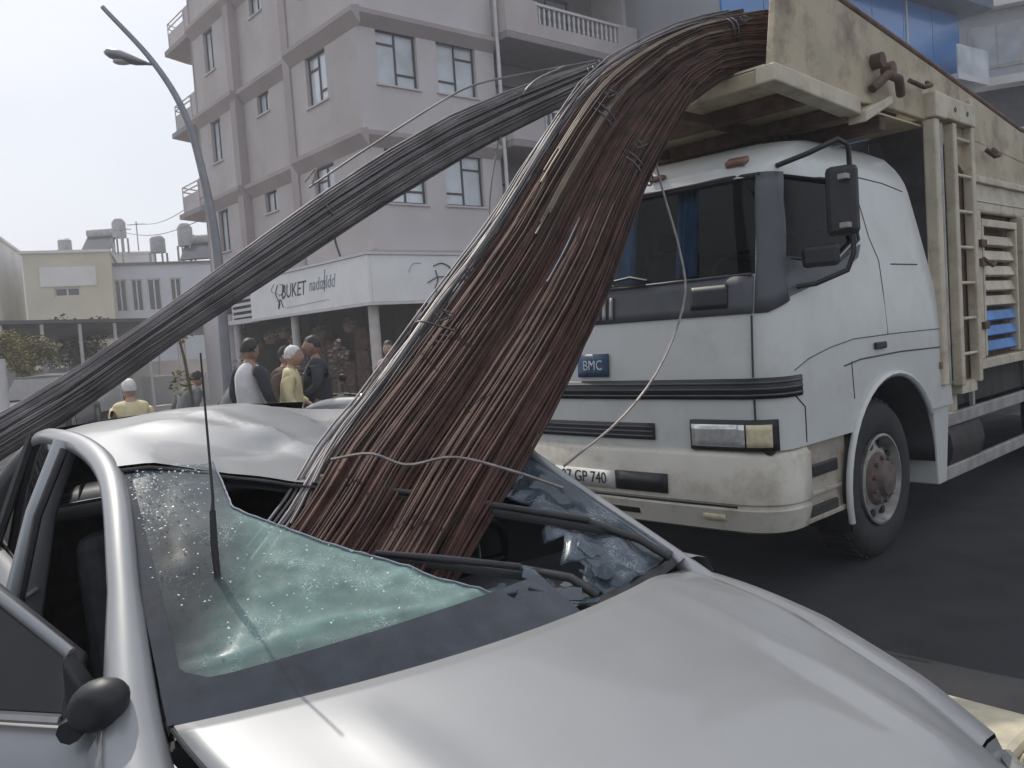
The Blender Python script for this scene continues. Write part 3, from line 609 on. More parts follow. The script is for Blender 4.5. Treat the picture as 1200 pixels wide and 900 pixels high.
b = MB(); b.box((.4, -.75, zf(.4)-.052), (1.4, .06, .06)); b.box((-.1, -1.45, zf(-.1)-.052), (.9, .06, .06)); b.obj('canopy_stringer', M['rust_beam'], truck, bevel=.006)
b = MB(); b.bx((-1.30, -2.38, 1.1), (-1.36, -.10, 2.97)); b.obj('headboard', M['grey_dark'], truck)
for y in (-.5, -1.2, -1.9):
    b = MB(); b.bx((-1.22, y-.05, 1.1), (-1.298, y+.05, 2.92)); b.obj('headboard_rib', M['grey_dark'], truck, bevel=.008)
# header bracket + ladder
b = MB(); b.bx((-.98, -.85, 2.97), (-1.20, .05, 3.15)); b.obj('header_beam', M['beige_light'], truck, bevel=.012)
b = MB(); b.bx((-1.202, -.10, 2.98), (-1.78, .048, 3.145)); b.obj('header_side', M['beige_light'], truck, bevel=.01)
b = MB()
for y in (-.1, -.3, -.55): b.lathe([(.02, 0), (.02, .004), (.0005, .0045)], (-.98, y, 3.05), 'x', 8)
for x in (-1.35, -1.6): b.lathe([(.02, .05), (.02, .0535), (.0005, .0536)], (x, 0, 3.06), 'y', 8)
b.obj('bolt_hole', M['truck_black'], truck)
b = MB(); b.bx((-1.00, -.06, 1.05), (-1.09, .03, 2.968)); b.obj('frame_post', M['beige_light'], truck, bevel=.012)
b = MB(); b.bar((-1.17, -.02, 1.05), (-1.17, -.02, 2.95), .035, 10); b.obj('frame_pipe', M['alu'], truck, 50)
for x in (-1.34, -1.72):
    b = MB(); b.bx((x, -.04, 1.02), (x-.07, .035, 3.20 if x < -1.5 else 2.97)); b.obj('ladder_rail', M['beige_light'], truck, bevel=.01)
for k in range(7):
    b = MB(); b.bar((-1.40, .01, 1.25+k*.27), (-1.73, .01, 1.25+k*.27), .014, 8); b.obj('ladder_rung', M['beige_light'], truck, 50)
b = MB(); b.bx((-1.36, -.08, 1.05), (-1.8, -.05, 2.96)); b.obj('ladder_backing', M['rust_beam'], truck)
b = MB(); b.lathe([(.001, -.0), (.10, 0), (.11, .04), (.11, .2), (.09, .24), (.001, .25)], (-1.55, -.2, .72), 'z', 18); b.bx((-1.42, -.12, .95), (-1.75, .0, 1.04)); b.obj('filler_can', M['beige_light'], truck, 50)
# hinges, hooks
b = MB()
b.tube([V(-.05, .0, 3.03), V(-.18, .05, 3.13), V(-.32, .06, 3.12), V(-.42, .03, 3.04)], .03, 8); b.lathe([(.05, .0), (.05, .07), (.001, .071)], (-.30, YN, 3.19), 'y', 12); b.lathe([(.05, .0), (.05, .07), (.001, .071)], (-.14, YN, 3.22), 'y', 12)
b.obj('latch_hook', M['rust_beam'], truck, 60)
b = MB(); b.tube([V(-.62, .01, 3.17), V(-.74, .06, 3.13), V(-.9, .05, 3.17), V(-.96, .0, 3.21)], .016, 8); b.obj('latch_hook', M['rust_beam'], truck, 60)
b = MB(); b.tube([V(-2.15, .0, 2.86), V(-2.2, .05, 2.8), V(-2.3, .05, 2.82), V(-2.32, 0, 2.88)], .02, 8)
b.obj('latch_hook', M['rust_beam'], truck, 60)
b = MB(); b.prism([(.12, 2.87), (-.28, 3.02), (-.30, 2.97), (.12, 2.80)], sidefn, YN-.06, YN+.06); b.obj('hinge_arm', M['beige_light'], truck, bevel=.008)
# lower side gate
b = MB(); b.bx((-1.84, -.09, 2.36), (-7.6, -.03, 2.62)); b.obj('gate_top_sheet', M['beige_light'], truck, bevel=.02)
b = MB(); b.bx((-1.84, -.10, 2.585), (-7.6, .0, 2.64)); b.bx((-1.84, -.10, 1.10), (-7.6, .0, 1.18)); b.bx((-1.84, -.09, 2.44), (-7.6, -.022, 2.455)); b.obj('gate_rail', M['beige_light'], truck, bevel=.01)
for xx in (-1.86, -3.02, -4.5, -6.0, -7.5):
    b = MB(); b.bx((xx, -.10, 1.18), (xx-.09, .008, 2.36)); b.obj('gate_post', M['beige_light'], truck, bevel=.01)
for x0, x1 in ((-1.98, -2.86), (-3.14, -4.42), (-4.62, -5.92)):
    fr_ = MB(); fr_.bx((x0, -.07, 2.24), (x1, .005, 2.30)); fr_.bx((x0, -.07, 1.2), (x0-.04, .004, 2.24)); fr_.bx((x1+.04, -.07, 1.2), (x1, .004, 2.24)); f_ = fr_.obj('gate_frame', M['beige_light'], truck, bevel=.006)
    for k in range(8):
        z = 1.27+k*.123; s_ = MB(); s_.box(((x0+x1)/2, -.045, z), (abs(x1-x0)-.09, .045, .085), Matrix.Rotation(.35, 3, 'X')); s_.obj('slat', M['tarp'] if k < 3 else M['beige_light'], truck if False else f_, bevel=.006)
b = MB(); b.bx((-1.9, -.14, 1.15), (-7.5, -.11, 2.5)); b.obj('gate_backing', M['rust_beam'], truck)
b = MB()
for z in (1.45, 1.95, 2.1): b = MB(); b.box((-1.93, .02, z), (.12, .03, .06)); b.obj('gate_hinge', M['rust_beam'], truck, bevel=.005)
b = MB(); b.tube([V(-1.9, .03, 1.98), V(-2.05, .05, 1.92), V(-2.15, .04, 1.95)], .016, 6); b.obj('gate_latch', M['rust_beam'], truck, bevel=.005)
b = MB(); b.bx((-7.55, -2.4, 1.12), (-7.62, -.05, 2.6)); b.bx((-1.4, -2.42, 1.1), (-7.6, -2.36, 2.6)); b.obj('tail_board', M['beige'], truck)
# ------------------------------------------------------------ CAR (local x forward, y to its left = far side, z up)
CAR_LOC = (-.108, 1.920, 0); CAR_ANG = math.atan2(-.784, .621)
car = thing('crashed_sedan', 'silver saloon car with rebar through its smashed windscreen and caved in roof', 'car', CAR_LOC, CAR_ANG)
def hood_p(u, s):
    xb = .165*(1-s*s)+.012; xn = 1.15-.31*abs(s)**2.2
    x = lerp(xb, xn, u); yh = lerp(.715, .61, smooth01(u, 0, 1)); 
    z = .985-.105*u-.075*u*u-.09*max(0, u-.8)**1.5*4-(.018+.02*u)*s*s
    d = abs(abs(s)-.62)                                        # long styling crease
    z += .010*max(0, 1-d/.10)*smooth01(u, 0, .25)*(1-smooth01(u, .75, 1))
    sc = lerp(.66, 1.02, min(1, u/.52))
    if s > sc: z -= .17*(s-sc)*.7
    if s > 0: z -= .012*max(0, 1-math.hypot((u-.55)/.22, (s-.55)/.12))   # dent
    return Vector((x, s*yh, z))
b = MB(); b.quad_grid([[hood_p(i/26, -.985+1.97*j/40) for j in range(41)] for i in range(27)]); hood = b.obj('hood', M['silver'], car, 60, solid=.012)
FR_OFF = [(.006, -.002), (.035, -.004), (.078, -.016), (.106, -.058), (.120, -.14), (.123, -.32), (.118, -.48), (.09, -.64)]
def fender_p(u, k, sd):
    h = hood_p(u, 1.0); dy, dz = FR_OFF[k]
    fl = 1+.0*u; xx = h.x-.02*u*dy/.12
    if k > 0: xx = lerp(h.x, h.x-.06*smooth01(u, .6, 1), k/7)
    y = h.y+dy*lerp(1, 1.45, u)
    if u < .0: y = h.y+dy
    return Vector((xx, sd*y, h.z+dz))
WH = [(.40, .31), (-2.15, .31)]
for sd in (-1, 1):
    rows = [[fender_p(i/40, k, sd) for k in range(8)] for i in range(41)]
    def skp(i, j):
        c = (rows[i][j]+rows[i+1][j+1])/2; return (c.x-.40)**2+(c.z-.31)**2 < .34**2
    b = MB(); b.quad_grid(rows, skip=skp); b.obj('front_fender', M['silver'], car, 60)
# cowl side: joins fender to pillar base
for sd in (-1, 1):
    b = MB(); b.quad_grid([[V(x, sd*(.72+dy*1.0), .965+dz) for dy, dz in FR_OFF] for x in (.02, -.05, -.13)]); b.obj('fender_top', M['silver'], car, 60)
# nose
rows = []
top = [fender_p(1, k, -1) for k in (3, 2, 1, 0)]+[hood_p(1, -.985+1.97*j/20) for j in range(21)]+[fender_p(1, k, 1) for k in (0, 1, 2, 3)]
for dx, dz in ((.004, -.008), (.03, -.05), (.055, -.14), (.06, -.16), (.09, -.2), (.10, -.32), (.05, -.46)):
    rows.append([p+V(dx*(1-.5*abs(p.y)/.7), p.y*.05*min(1, -dz*8), 0)+V(0, 0, dz if p.z+dz > .2 else dz*.9) for p in top])
b = MB(); b.quad_grid(rows); b.obj('front_bumper', M['silver'], car, 60)
b = MB(); b.quad_grid([[V(1.145+.075-.18*(y/.4)**2*.25, y, z) for y in (-.32, -.16, 0, .16, .32)] for z in (.44, .56)]); gr = b.obj('grille', M['black_plastic'], car, solid=.02)
for sd in (-1, 1):
    b = MB(); b.quad_grid([[V(lerp(1.06, .80, t)+.03, sd*lerp(.44, .74, t), z) for t in (0, .33, .66, 1)] for z in (.55, .62, .68)]); hl_ = b.obj('headlight', M['lens'], car, 60, solid=.03)
for ua, sa, ub, sb in ((.56, .60, .68, .57), (.70, .93, .80, .95), (.30, .72, .52, .86), (.35, .30, .42, .27)):
    b = MB(); b.tube([hood_p(lerp(ua, ub, i/8), lerp(sa, sb, i/8)+.006*math.sin(i*1.3))+V(0, 0, .0005) for i in range(9)], [.0004+.0016*math.sin(math.pi*i/8) for i in range(9)], 5); b.obj('scratch', M['black_plastic'], car, 60)
# sides
def side_w(x): return .838-.09*smooth01(-x, 2.3, 3.1)
SZ = [(-.115, .985), (-.075, .965), (-.03, .90), (0, .78), (.003, .60), (-.012, .42), (-.05, .26)]
def car_side(x, k, sd):
    dy, z = SZ[k]; return Vector((x, sd*(side_w(x)+dy), z+(.0 if k > 1 else .012*smooth01(-x, .2, 2.6))))
def side_panel(name, x0, x1, sd, n=24, arch=None, m='silver'):
    rows = [[car_side(lerp(x0, x1, i/n), k, sd) for k in range(7)] for i in range(n+1)]
    sk = None
    if arch: sk = lambda i, j: ((rows[i][j].x+rows[i+1][j].x)/2-arch[0])**2+((rows[i][j].z+rows[i][j+1].z)/2-arch[1])**2 < .34**2
    b = MB(); b.quad_grid(rows, skip=sk); return b.obj(name, M[m], car, 60, solid=.01)
side_panel('front_door', -.135, -1.16, 1, 10); side_panel('rear_door', -1.17, -1.98, 1, 8); side_panel('rear_quarter', -1.99, -3.06, 1, 24, WH[1])
side_panel('rear_door', -1.20, -1.98, -1, 8); side_panel('rear_quarter', -1.99, -3.06, -1, 24, WH[1])
b = MB(); b.quad_grid([[V(lerp(-2.62, -3.06, i/6), y, 1.0-.05*(i/6)**2+.01*(1-(y/.7)**2)) for y in (-.72, -.5, -.25, 0, .25, .5, .72)] for i in range(7)]); b.obj('boot_lid', M['silver'], car, 60, solid=.01)
b = MB(); b.quad_grid([[V(-3.06-dx-.03*(1-(y/.75)**2), y, z) for y in (-.76, -.5, 0, .5, .76)] for dx, z in ((0, .95), (.04, .85), (.03, .6), (.10, .5), (.09, .28))]); b.obj('rear_bumper', M['silver'], car, 60, solid=.01)
b = MB(); b.bx((.35, -.78, .16), (-3.0, .78, .21)); b.bx((.02, -.72, .2), (-.02, .72, .93)); b.bx((-2.0, -.72, .2), (-2.05, .72, .98))
for sd in (-1, 1): b.bx((-.1, sd*.77, .17), (-2.0, sd*.83, .30))
b.obj('floor_pan', M['interior'], car)
# pillars and roof rails
def rail(sd):
    if sd > 0: return catmull([V(.12, .735, .87), V(-.02, .715, .955), V(-.36, .648, 1.145), V(-.62, .598, 1.285), V(-.82, .585, 1.355), V(-1.1, .575, 1.385), V(-1.5, .565, 1.39), V(-1.9, .555, 1.37), V(-2.2, .57, 1.29), V(-2.45, .61, 1.15), V(-2.68, .67, 1.0)], 48)
    return catmull([V(.26, sd*.800, .80), V(-.0, sd*.768, .945), V(-.36, sd*.682, 1.165), V(-.62, sd*.622, 1.298), V(-.82, sd*.594, 1.355), V(-1.1, sd*.580, 1.388), V(-1.5, sd*.572, 1.395), V(-1.9, sd*.565, 1.372), V(-2.2, sd*.58, 1.29), V(-2.45, sd*.62, 1.16), V(-2.68, sd*.68, 1.0)], 48)
for sd in (-1, 1):
    P = rail(sd); q_ = 1.0 if sd < 0 else .55; R_ = [(lerp(.078, .032, min(1, i/9))*q_, lerp(.060, .031, min(1, i/9))*q_) for i in range(48)]
    b = MB(); b.tube(P[:21], R_[:21], 12); b.obj('a_pillar', M['silver'], car, 70)
    b = MB(); b.tube(P[20:36], [(.032, .031)]*16, 12); b.obj('roof_rail', M['silver'], car, 70)
    b = MB(); b.tube(P[35:], [(lerp(.032, .085, i/12), .031) for i in range(13)], 12); b.obj('c_pillar', M['silver'], car, 70)
    b = MB(); b.tube([V(-1.24, sd*.77, .30), V(-1.24, sd*.775, .9), V(-1.26, sd*.69, 1.2), V(-1.28, sd*.60, 1.40)], [(.06, .03), (.06, .03), (.042, .025), (.036, .022)], 10); b.obj('b_pillar', M['silver_dark'], car, 70)
    b = MB(); b.tube([V(-1.19, sd*.80, .5), V(-1.19, sd*.795, .9), V(-1.205, sd*.708, 1.2), V(-1.225, sd*.617, 1.385)], .012, 6); b.tube([p+V(-.02, -sd*.045, -.02) for p in P[1:30]], .012, 6); b.obj('door_seal', M['black_plastic'], car, 60)
    # rear side windows
    b = MB(); b.cap([V(-1.31, sd*.74, .96), V(-1.31, sd*.60, 1.385), V(-1.85, sd*.575, 1.385), V(-2.15, sd*.60, 1.30), V(-2.45, sd*.70, 1.0)]); b.obj('rear_side_window', M['dark_tint'], car, solid=.005)
    b = MB(); b.bar(V(-1.95, sd*.76, .96), V(-1.97, sd*.585, 1.39), .018); b.obj('window_bar', M['black_plastic'], car)
b = MB(); b.cap([V(-.30, .75, .97), V(-.62, .66, 1.28), V(-.86, .615, 1.375), V(-1.2, .60, 1.40), V(-1.2, .75, .97)]); b.obj('door_window', M['dark_tint'], car, solid=.005)
# rear window
b = MB(); b.quad_grid([[V(lerp(-2.08, -2.62, t)-.06*(1-s*s), s*lerp(.54, .66, t), lerp(1.39, 1.0, t)+.02*(1-s*s)) for s in (-1, -.5, 0, .5, 1)] for t in (0, .33, .66, 1)]); b.obj('rear_window', M['dark_tint'], car, 60, solid=.005)
# crushed roof
def roof_p(i, s):
    x = lerp(-.775, -2.10, i)+.055*(1-s*s)*(1-i)**3
    y = s*lerp(.595, .56, i)
    z = 1.388+.045*(1-s*s)+.035*math.sin(math.pi*min(1, i*1.05))-.02*i
    dr = interp([(-1, 0), (-.85, .012), (-.55, .085), (-.3, .135), (0, .17), (.4, .18), (.75, .08), (1, .0)], s); fd = max(0, 1-(i*1.325)/lerp(.36, .62, (s+1)/2)); z -= dr*fd*(1.15-.15*fd)+.022*fd; x += (dr*.75+.03)*fd**2
    g = max(0, 1-abs((x+.98)-.30*(s+.2))/.13)*smooth01(s, -.8, -.45)*(1-smooth01(s, .1, .6)); z += .022*g
    h = max(0, 1-abs((x+.86)+.22*(s+.35))/.06)*max(0, 1-abs(s+.15)/.5); z -= .022*h
    k = max(0, 1-abs((s-.05)-.9*(x+.8))/.10)*max(0, 1-abs(x+.98)/.35); z += .020*k
    q = max(0, 1-math.hypot((x+1.35)/.3, (s-.45)/.4)); z -= .06*q
    z -= .045*smooth01(s, -.2, .8)
    z += .007*noise.noise(Vector((x*4, s*3.2, 1.7)))*smooth01(.9-abs(s), 0, .4)
    return Vector((x, y, z))
b = MB(); b.quad_grid([[roof_p(i/46, -1+2*j/50) for j in range(51)] for i in range(47)]); b.obj('roof', M['silver'], car, 55)
b = MB(); b.quad_grid([[roof_p(i/12, -1+2*j/16)+V(0, 0, -.035) for j in range(17)] for i in range(13)]); b.obj('roof_lining', M['interior'], car, 60)
b = MB(); b.tube([roof_p(0, -1+2*j/30)+V(.012, 0, -.012) for j in range(31)], .006, 6); b.obj('windscreen_seal', M['black_plastic'], car, 60)
# windscreen
def ws_p(s, t, off=0.):
    n = V(.45, 0, .89)
    return V(.0-.765*t+(.15*(1-t)+.06*t)*(1-s*s), s*(.712-.125*t), .965+.395*t+.022*(1-s*s))+n*off
TEAR = [(.0, .23), (.10, .08), (.20, -.05), (.30, -.16), (.37, -.24), (.52, -.42), (.66, -.58), (.71, -.62), (.80, -.61), (.97, -.60)]
rows, dmg = [], []
for i in range(61):
    t = .01+.945*i/60; sb = interp(TEAR, t)+.010*noise.noise(Vector((i*.35, 3, 0))); row = []
    for j in range(57):
        s = lerp(-.985, sb, j/56); e = j/56
        gl_ = interp([(.0, -.98), (.17, -.94), (.30, -.84), (.48, -.72), (.62, -.66), (.74, -.62), (.95, -.62)], t)      # left limit of the green sheet
        g = smooth01(s, gl_-.10, gl_+.16)*(1-smooth01(t, .70, .80))*(.55+.45*smooth01(t, .08, .20))
        wh = 1.2*max(0, 1-math.hypot((s+.93)/.34, (t-.90)/.34))+.8*max(0, 1-math.hypot((s+.70)/.22, (t-.85)/.45))+.25*max(0, 1-math.hypot((s+.75)/.2, (t-.45)/.3))
        rg = max(0, 1-abs(t-(.175+.02*math.sin(s*9)))/.018)*smooth01(s, -.95, -.8)
        fold = max(0, 1-abs(t-.30-.22*(s+.2))/.03)*smooth01(s, -.5, -.2)
        row.append(ws_p(s, t, -.010*e**3+.006*noise.noise(Vector((s*7, t*7, 0)))*smooth01(e, .0, .3)*smooth01(t, .12, .3)+.005*rg+.005*fold+.004*g*noise.noise(Vector((s*16, t*22, 2)))))
        dmg.append((min(1, .25+wh*1.2+g*.75+rg), min(1, g), min(1, .22+.55*g+.60*wh+.35*rg+.25*fold*g), 1))
    rows.append(row)
me = bpy.data.meshes.new('windscreen'); me.from_pydata([tuple(p) for r in rows for p in r], [], [(i*57+j, i*57+j+1, i*57+j+58, i*57+j+57) for i in range(60) for j in range(56)])
ca = me.color_attributes.new('damage', 'FLOAT_COLOR', 'POINT')
for k, c in enumerate(dmg): ca.data[k].color = c
for p in me.polygons: p.use_smooth = True
me.materials.append(M['crack_grey']); ws = bpy.data.objects.new('windscreen', me); COL.objects.link(ws); ws.parent = car; ws['label'] = 'cracked windscreen sheet torn open along its upper edge'
b = MB(); b.tube([r[-1]+V(0, 0, .003) for r in rows], [.0015+.0015*abs(math.sin(i*1.7)) for i in range(61)], 5); b.obj('broken_edge', M['grey_print'], car, 60)
# dark printed border of the glass
bl = []
for i in range(15):
    t = i/14; bl.append([ws_p(lerp(-1.0, -.945+.0*t, k/2), t*.985, .006) for k in range(3)])
b = MB(); b.quad_grid(bl); b.quad_grid([[ws_p(lerp(-.985, .23, j/24), lerp(-.02, .095+.045*(j/24)+.10*max(0, 1-j/2.5)**2, i/3), .009) for j in range(25)] for i in range(4)]); b.obj('windscreen_border', M['frit'], car, 60)
# crumpled remainder on the far side
rows = []
for i in range(21):
    t = .03+.66*i/20; sb = lerp(.46, .70, (i/20)**.8)+.07*math.sin(i*1.9)+.04*math.sin(i*4.3); row = []
    for j in range(21):
        s = lerp(.985, sb, j/20); e = j/20
        row.append(ws_p(s, t, -.05*e+.045*e*noise.noise(Vector((s*7, t*8, 5)))+.02*noise.noise(Vector((s*17, t*15, 3)))*e))
    rows.append(row)
b = MB(); b.quad_grid(rows); b.obj('windscreen', M['crack_blue'], car, 25, solid=.006)['label'] = 'crumpled windscreen remnant by the far pillar'
random.seed(3)
for k in range(26):
    s, t = random.uniform(.02, .66), random.uniform(-.02, .20)
    c = ws_p(s, t, .012-.05*random.random()); r = random.uniform(.012, .045); a0 = random.random()*6
    b = MB(); tl = Matrix.Rotation(random.uniform(-.7, .7), 3, 'X') @ Matrix.Rotation(random.uniform(-.7, .7)+.4, 3, 'Y')
    b.cap([c+tl @ V(r*(.5+random.random()*.6)*math.cos(a0+w), r*(.5+random.random()*.6)*math.sin(a0+w), 0) for w in (0, 1.3, 2.5, 3.9, 5.1)]); b.obj('glass_shard', M['crack_blue'], car, solid=.004)
b = MB(); q = random.Random(77)
for k in range(420):
    if k < 300: s, t = -.96+abs(q.gauss(0, .16)), .95-abs(q.gauss(0, .20))
    else: s, t = q.uniform(-.9, -.1), q.uniform(.16, .6)
    if t < .14 or s > interp(TEAR, t)-.03: continue
    c = ws_p(s, t, .007+.004*noise.noise(Vector((s*7, t*7, 0)))); r = q.uniform(.0012, .0042); a0 = q.random()*6; tl = Matrix.Rotation(q.uniform(-.6, .6), 3, 'X') @ Matrix.Rotation(q.uniform(-.6, .6)+.4, 3, 'Y')
    b.cap([c+tl @ V(r*math.cos(a0+w), r*math.sin(a0+w), 0) for w in (0, 2.0, 4.1)])
b.obj('glass_crumbs', M['glass_crumb'], car, kind='stuff')
# cowl, dash, seats
b = MB(); b.quad_grid([[V(lerp(.165*(1-s*s)+.015, -.02+.12*(1-s*s), i/2), s*.71, .968-.02*math.sin(i*1.57)) for s in [-1+.1*k for k in range(21)]] for i in range(3)]); b.obj('cowl', M['black_plastic'], car, 60)
b = MB(); b.quad_grid([[V(x+.10*(1-(y/.7)**2)*(1 if i < 2 else .3), y, z-.02*(y/.7)**2) for y in (-.69, -.45, -.2, 0, .2, .45, .69)] for i, (x, z) in enumerate(((.02, .93), (-.2, .955), (-.42, .95), (-.50, .90), (-.48, .72), (-.42, .45)))]); b.obj('dashboard', M['dash_grey'], car, 40)
b = MB(); b.quad_grid([[V(lerp(-.02, -.30, i/4)+.10*(1-(y/.7)**2), y, .962+.012*math.sin(i*.8)-.02*(y/.7)**2) for y in (-.60, -.4, -.2, 0, .2)] for i in range(5)]); b.obj('dash_reflection', M['dash_reflection'], car, 60, solid=.006)  # added pale sheet standing in for a reflection in the windscreen
b = MB(); cw = V(-.62, .36, .90); b.tube([cw+V(.07*math.cos(a), .185*math.sin(a), .17*math.cos(a)) for a in [2*math.pi*i/24 for i in range(24)]], .014, 8, closed=True); b.bar(cw, cw+V(.16, 0, -.05), .03); b.bar(cw+V(0, -.18, 0), cw+V(0, .18, 0), .015); b.obj('steering_wheel', M['black_plastic'], car, 60)
for y in (-.36, .36):
    b = MB(); b.box((-1.02, y, .50), (.50, .48, .16)); b.box((-1.30, y, .80), (.14, .46, .60), Matrix.Rotation(-.22, 3, 'Y')); b.box((-1.42, y, 1.17), (.10, .25, .17), Matrix.Rotation(-.2, 3, 'Y')); b.obj('seat', M['seat_cloth'], car, bevel=.05)
b = MB(); b.box((-1.95, 0, .75), (.16, 1.3, .6), Matrix.Rotation(-.3, 3, 'Y')); b.box((-1.75, 0, .45), (.5, 1.3, .16)); b.obj('rear_seat', M['seat_cloth'], car, bevel=.05)
b = MB(); b.bx((-.42, -.76, .35), (-1.1, -.70, .42)); b.obj('sill_trim', M['black_plastic'], car)
# wipers, antenna
b = MB(); b.tube([V(.11, .27, .985), V(.05, .24, 1.025), V(-.07, .18, 1.04)], .012, 8); b.tube([V(-.07, .18, 1.045), V(-.16, .02, 1.085), V(-.25, -.13, 1.12)], [.010, .011, .008], 8); b.tube([V(-.03, .17, 1.03), V(-.16, .02, 1.068), V(-.27, -.16, 1.11)], (.006, .012), 6); b.obj('wiper', M['black_plastic'], car, 60)
b = MB(); b.tube([V(.03, .63, .985), V(-.05, .60, 1.03), V(-.17, .52, 1.08)], .012, 8); b.tube([V(-.17, .52, 1.085), V(-.34, .24, 1.17), V(-.50, -.03, 1.245)], [.011, .011, .008], 8); b.tube([V(-.12, .56, 1.05), V(-.34, .24, 1.15), V(-.5, -.02, 1.23)], (.006, .013), 6); b.obj('wiper', M['black_plastic'], car, 60)
b = MB(); b.tube([V(-.285, -.505, 1.135), V(-.29, -.505, 1.21), V(-.295, -.50, 1.29)], [.0075, .0085, .007], 8); b.tube([V(-.295, -.50, 1.29), V(-.30, -.495, 1.315), V(-.31, -.49, 1.64)], [.005, .0034, .0022], 6); b.obj('antenna', M['black_plastic'], car, 60)
b = MB(); b.tube([hood_p(u, -.62)+V(0, 0, .001) for u in (.02, .2, .4, .6, .8)], .0025, 5); b.tube([hood_p(u, .985)+V(0, .004, .0) for u in [i/12 for i in range(13)]], .004, 5); b.tube([hood_p(u, -.985)+V(0, -.004, .0) for u in [i/12 for i in range(13)]], .004, 5)
b.tube([V(.0, sd_*.74, .958) for sd_ in (-1,)]+[V(.02, -.80, .90), V(.02, -.835, .78)], .003, 5); b.obj('panel_gap', M['black_plastic'], car, 60)
# open front passenger door
HX, HY, TH = -.115, -.795, rad(37)
dd = V(-math.cos(TH), -math.sin(TH), 0); dn = V(-math.sin(TH), math.cos(TH), 0)*-1     # dn points to the outside face
def dp(k, z, o=0.): return V(HX, HY, z)+dd*k+dn*o
door = MB(); prof = [(-.06, .955), (-.02, .93), (0.02, .90), (.045, .78), (.045, .60), (.03, .42), (-.01, .28)]
door.quad_grid([[dp(lerp(.0, 1.04, i/8), z, o) for o, z in prof] for i in range(9)])
door = door.obj('front_door', M['silver'], car, 60, solid=.008); door['label'] = 'open silver front passenger door'
b = MB(); b.quad_grid([[dp(lerp(.02, 1.03, i/6), z, o) for o, z in ((-.06, .95), (-.10, .93), (-.11, .7), (-.10, .5), (-.05, .3))] for i in range(7)]); b.obj('door_lining', M['interior'], door, 60)
fr_ = [(.10, .955), (.10, 1.06), (.30, 1.165), (.52, 1.285), (.74, 1.385), (1.0, 1.39), (1.05, 1.15), (1.04, .95)]
b = MB(); b.tube([dp(k, z, -.03-.13*(z-.95)/.4) for k, z in fr_], (.018, .022), 8); b.obj('window_frame', M['black_plastic'], door, 60)
b = MB(); b.tube([dp(k, z+.016, -.012-.13*(z-.95)/.4) for k, z in fr_[1:6]], (.010, .014), 8); b.obj('frame_trim', M['silver'], door, 60)
b = MB(); b.cap([dp(k, z, -.03-.13*(z-.95)/.4) for k, z in fr_]); b.obj('window', M['tint'], door, solid=.004)
b = MB(); b.tube([dp(.11, .958, -.02), dp(1.03, .958, -.02)], (.012, .010), 6); b.obj('sill_strip', M['alu'], door)
b = MB(); b.prism([(.0, .94), (.10, .95), (.10, 1.08)], lambda k, z, o: dp(k, z, o), -.06, -.02); b.obj('mirror_sail', M['black_plastic'], door, bevel=.006)
mh = MB(); mh.ball((0, 0, 0), 1.0, 18, 12); mh.v = [tuple(dp(-.030+p[0]*.058-.018*p[2], 1.02+max(-.75, p[2])*.050, .040+max(-.6, min(.7, p[1]))*.05*(1-.35*max(0, p[0])))) for p in mh.v]; mh.obj('mirror_housing', M['black_plastic'], door, 70)
mh = MB(); mh.lathe([(.001, 0), (.9, 0), (1.0, .03), (.9, .05), (.001, .05)], (0, 0, 0), 'y', 18); mh.v = [tuple(dp(-.030+p[0]*.040, 1.022+p[2]*.028, .008-p[1]*.2)) for p in mh.v]; mh.obj('mirror_glass', M['mirror'], door, 60)
mh = MB(); mh.bar(dp(.06, .97, -.03), dp(.03, .97, .05), .022, 8); mh.obj('mirror_bracket', M['black_plastic'], door, 60)
# hinge and trim bits on hinge side
b = MB(); b.bx((-.10, -.80, .40), (-.13, -.74, .90)); b.obj('door_hinge', M['silver_dark'], car, bevel=.01)
b = MB(); b.tube([V(-.16, -.70, .93), V(-.26, -.695, 1.02), V(-.36, -.675, 1.10)], (.02, .012), 8); b.obj('pillar_trim', M['dash_grey'], car, 60)
def car_wheel(x, y, sd, par, r=.30, wd=.19):
    w = MB(); yo = y; s_ = -sd
    w.lathe([(.18, s_*wd), (r-.03, s_*wd), (r, s_*(wd-.03)), (r, s_*.03), (r-.03, 0), (.20, .0)], (x, yo, r), 'y', 32); t = w.obj('wheel', M['rubber'], par, 50)
    q = MB(); q.lathe([(.20, 0), (.19, s_*.04), (.06, s_*.01), (.001, 0)], (x, yo, r), 'y', 24); q.obj('rim', M['rim'], t, 40)
for x in (.40, -2.15):
    for sd in (-1, 1): car_wheel(x, sd*.82, sd, car)

